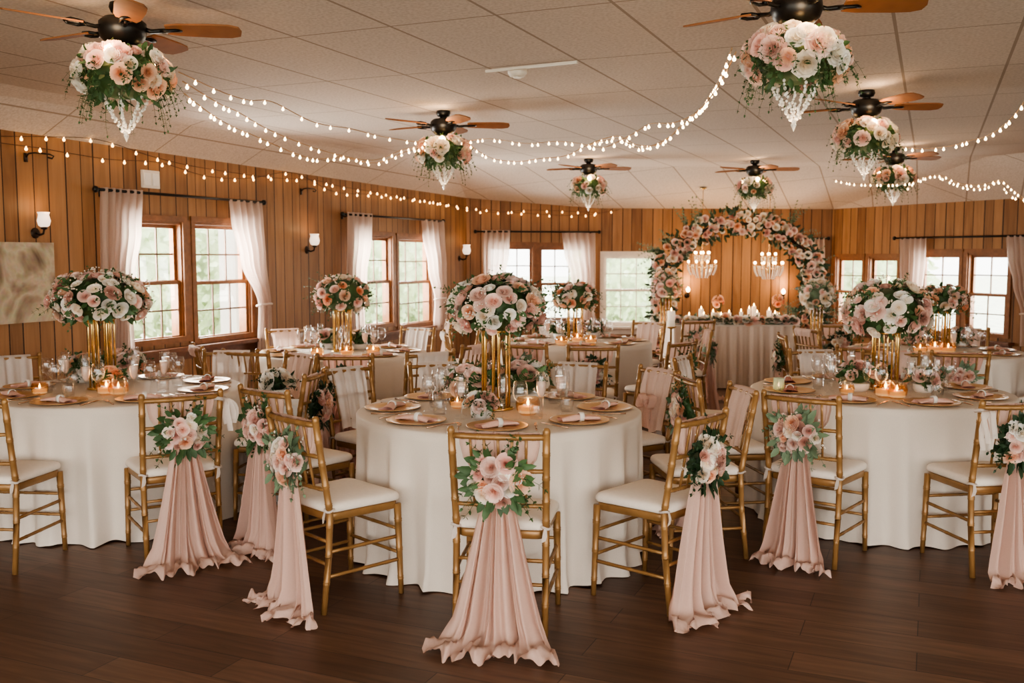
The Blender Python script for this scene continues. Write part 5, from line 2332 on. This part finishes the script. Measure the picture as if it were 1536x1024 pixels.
# crystal chandeliers in the arch
def chandelier(label, px, py, Y):
    p = PY(px, py, Y)
    root = thing('crystal_chandelier', label, 'chandelier', (p.x, Y, p.z))
    # ceiling height at Y on the far facet
    zc = 2.78 + (2.31 - 2.78) * max(0, (Y - 13.25) / (15.3 - 13.25))
    mb = MB()
    mb.tube([(0, 0, .12), (0, 0, zc - p.z - .0)], .004, 6)
    mb.lathe([(0, .0), (.05, -.005), (.05, -.02), (0, -.03)], 12, (0, 0, zc - p.z))
    add('chain', mb.mesh('chain'), M['brass'], root)
    mb = MB()
    mb.lathe([(0, .14), (.012, .13), (.018, .10), (.010, .05), (.02, .0), (.012, -.06), (.02, -.14), (0, -.17)], 12)
    add('column', mb.mesh('column'), M['brass'], root)
    for (rr, zz, n) in ((.11, .11, 6), (.21, -.02, 8)):
        for k in range(n):
            a = 2 * PI * k / n + .2
            c, s = math.cos(a), math.sin(a)
            mb = MB()
            mb.tube([(0, 0, zz - .05), (rr * .5 * c, rr * .5 * s, zz - .075), (rr * .9 * c, rr * .9 * s, zz - .06), (rr * c, rr * s, zz - .03)], .005, 6)
            mb.lathe([(0, -.03), (.018, -.026), (.02, -.022), (.008, -.018), (.008, 0)], 8, (rr * c, rr * s, zz))
            am = add('arm', mb.mesh('arm'), M['brass'], root)
            mb = MB()
            mb.lathe([(0, 0), (.012, .008), (.017, .022), (.012, .038), (0, .046)], 10)
            add('bulb', mb.mesh('bulb'), M['lampglow'], am, loc=(rr * c, rr * s, zz - .005))
    mb = MB()
    for (rr, zt_, n, m) in ((.21, -.055, 16, 7), (.13, -.055, 10, 9), (.11, .08, 12, 4)):
        for k in range(n):
            a = 2 * PI * k / n + .2
            mb = MB()
            for i in range(m):
                t = i / 8
                r2 = rr * (1 - .35 * t * t)
                s = .0095
                mb.lathe([(0, s * 1.3), (s, 0), (0, -s * 1.5)], 5, (r2 * math.cos(a), r2 * math.sin(a), zt_ - .022 * i))
            add('crystal_strand', mb.mesh('crystal_strand', False), M['crystal'], root)
    l = bpy.data.lights.new('chandelier_light', 'POINT')
    l.energy = 9
    l.color = (1, .64, .32)
    l.shadow_soft_size = .15
    lo = bpy.data.objects.new('chandelier_light', l)
    COL.objects.link(lo)
    lo.location = (p.x, Y + .25, p.z + .05)


chandelier('tiered crystal chandelier at left inside the flower arch', 1053, 392, 14.2)
chandelier('tiered crystal chandelier at right inside the flower arch', 1153, 394, 14.2)

# ------------------------------------------------------------------ outdoors
mb = MB()
k = [mb.vert(v) for v in ((-60, -30, -.35), (60, -30, -.35), (60, 90, -.35), (-60, 90, -.35))]
mb.face(k)
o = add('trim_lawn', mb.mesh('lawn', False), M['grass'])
o.name = 'lawn'
struct(o)


def bush_mesh(seed, n=1800):
    rng = random.Random(seed)
    mb = MB()
    prof = [(.8 * math.sin(PI * i / 8), .9 - .8 * math.cos(PI * i / 8) * 1.0) for i in range(9)]
    mb.lathe(prof, 12)
    for i in range(n):
        z = rng.uniform(-1, 1)
        a = rng.uniform(0, 2 * PI)
        r = math.sqrt(1 - z * z)
        d = Vector((r * math.cos(a), r * math.sin(a), z))
        leaf(mb, d * rng.uniform(.7, .95) + Vector((0, 0, .9)), d + Vector((rng.uniform(-.8, .8), rng.uniform(-.8, .8), rng.uniform(-.8, .3))), d, rng.uniform(.09, .16), rng.uniform(.05, .09))
    mb.tube([(0, 0, -.15), (0, 0, .5)], .08, 8)
    return mb.mesh('shrub_crown')


BM = [bush_mesh(1), bush_mesh(2)]
BUSH = [(-9.4, 13.2, 1.5, 'pale green tree outside the nearest left window pair, left'), (-7.6, 17.5, 1.9, 'pale green tree outside the nearest left window pair, right'), (-6.0, 21.5, 1.9, 'pale green tree outside the second window pair'),
        (-3.0, 26.0, 1.8, 'pale shrub outside the second window pair, farther off'), (3.0, 24.5, 1.6, 'shrub outside the white framed window'), (7.5, 21, 1.6, 'shrub outside the narrow windows by the arch'),
        (-16, 12, 2.4, 'large pale tree far outside the left wall')]
for i, (x, y, s, lb) in enumerate(BUSH):
    r = thing('garden_shrub', lb, 'shrub', (x, y, -.35), rnd.uniform(0, 6))
    r.scale = (s, s, s * 1.05)
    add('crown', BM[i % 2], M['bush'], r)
# porch post outside the first window pair
p = WL.hit(345, 430, -1.5)
q = WL.W(p[0], 0, -1.5)
r = thing('porch_post', 'square white porch post outside the nearest window pair', 'post', (q.x, q.y, -.35))
mb = MB()
mb.box((0, 0, 1.6), (.2, .2, 3.2))
mb.box((0, 0, .1), (.28, .28, .2))
mb.box((0, 0, 2.9), (.28, .28, .12))
add('post', mb.mesh('post', False), M['post'], r)

# ------------------------------------------------------------------ light
wd = bpy.data.worlds.new('sky')
scene.world = wd
wd.use_nodes = True
nt = wd.node_tree
bg = nt.nodes['Background']
bg.inputs['Color'].default_value = (1.0, .97, .93, 1)
bg.inputs['Strength'].default_value = 4.2


def area(name, loc, target, sx, sy, power, col):
    l = bpy.data.lights.new(name, 'AREA')
    l.shape = 'RECTANGLE'
    l.size = sx
    l.size_y = sy
    l.energy = power
    l.color = col
    o = bpy.data.objects.new(name, l)
    COL.objects.link(o)
    o.location = loc
    o.rotation_euler = (Vector(target) - Vector(loc)).to_track_quat('-Z', 'Y').to_euler()
    return o


area('ceiling_fill', (-.6, -1.2, 1.3), (0, 2.5, 2.8), 1.6, 1.2, 22, (1, .93, .85))  # added fill lamp behind the camera, aimed up to brighten the ceiling
# daylight entering through each window
for i, (w, u0, u1, zb, zt, nc, nr, fm) in enumerate(wins):
    um, zm = (u0 + u1) / 2, (zb + zt) / 2
    area('window_daylight', w.W(um, zm + .1, -.3), w.W(um, zm - .5, 2.0), u1 - u0, zt - zb, 85 if w is WL else 30, (1, .95, .89))

scene.view_settings.view_transform = 'AgX'
scene.view_settings.look = 'AgX - Medium High Contrast'
scene.view_settings.exposure = 0.5
scene.cycles.use_denoising = True
scene.cycles.max_bounces = 8
scene.cycles.transparent_max_bounces = 24
scene.cycles.caustics_reflective = False
scene.cycles.caustics_refractive = False
scene.cycles.sample_clamp_indirect = 6

for lb, lst in LABELS.items():
    n = len(lb.split())
    if len(lst) > 1 or n > 16 or n < 4:
        print('LABEL CHECK', n, lb, len(lst))
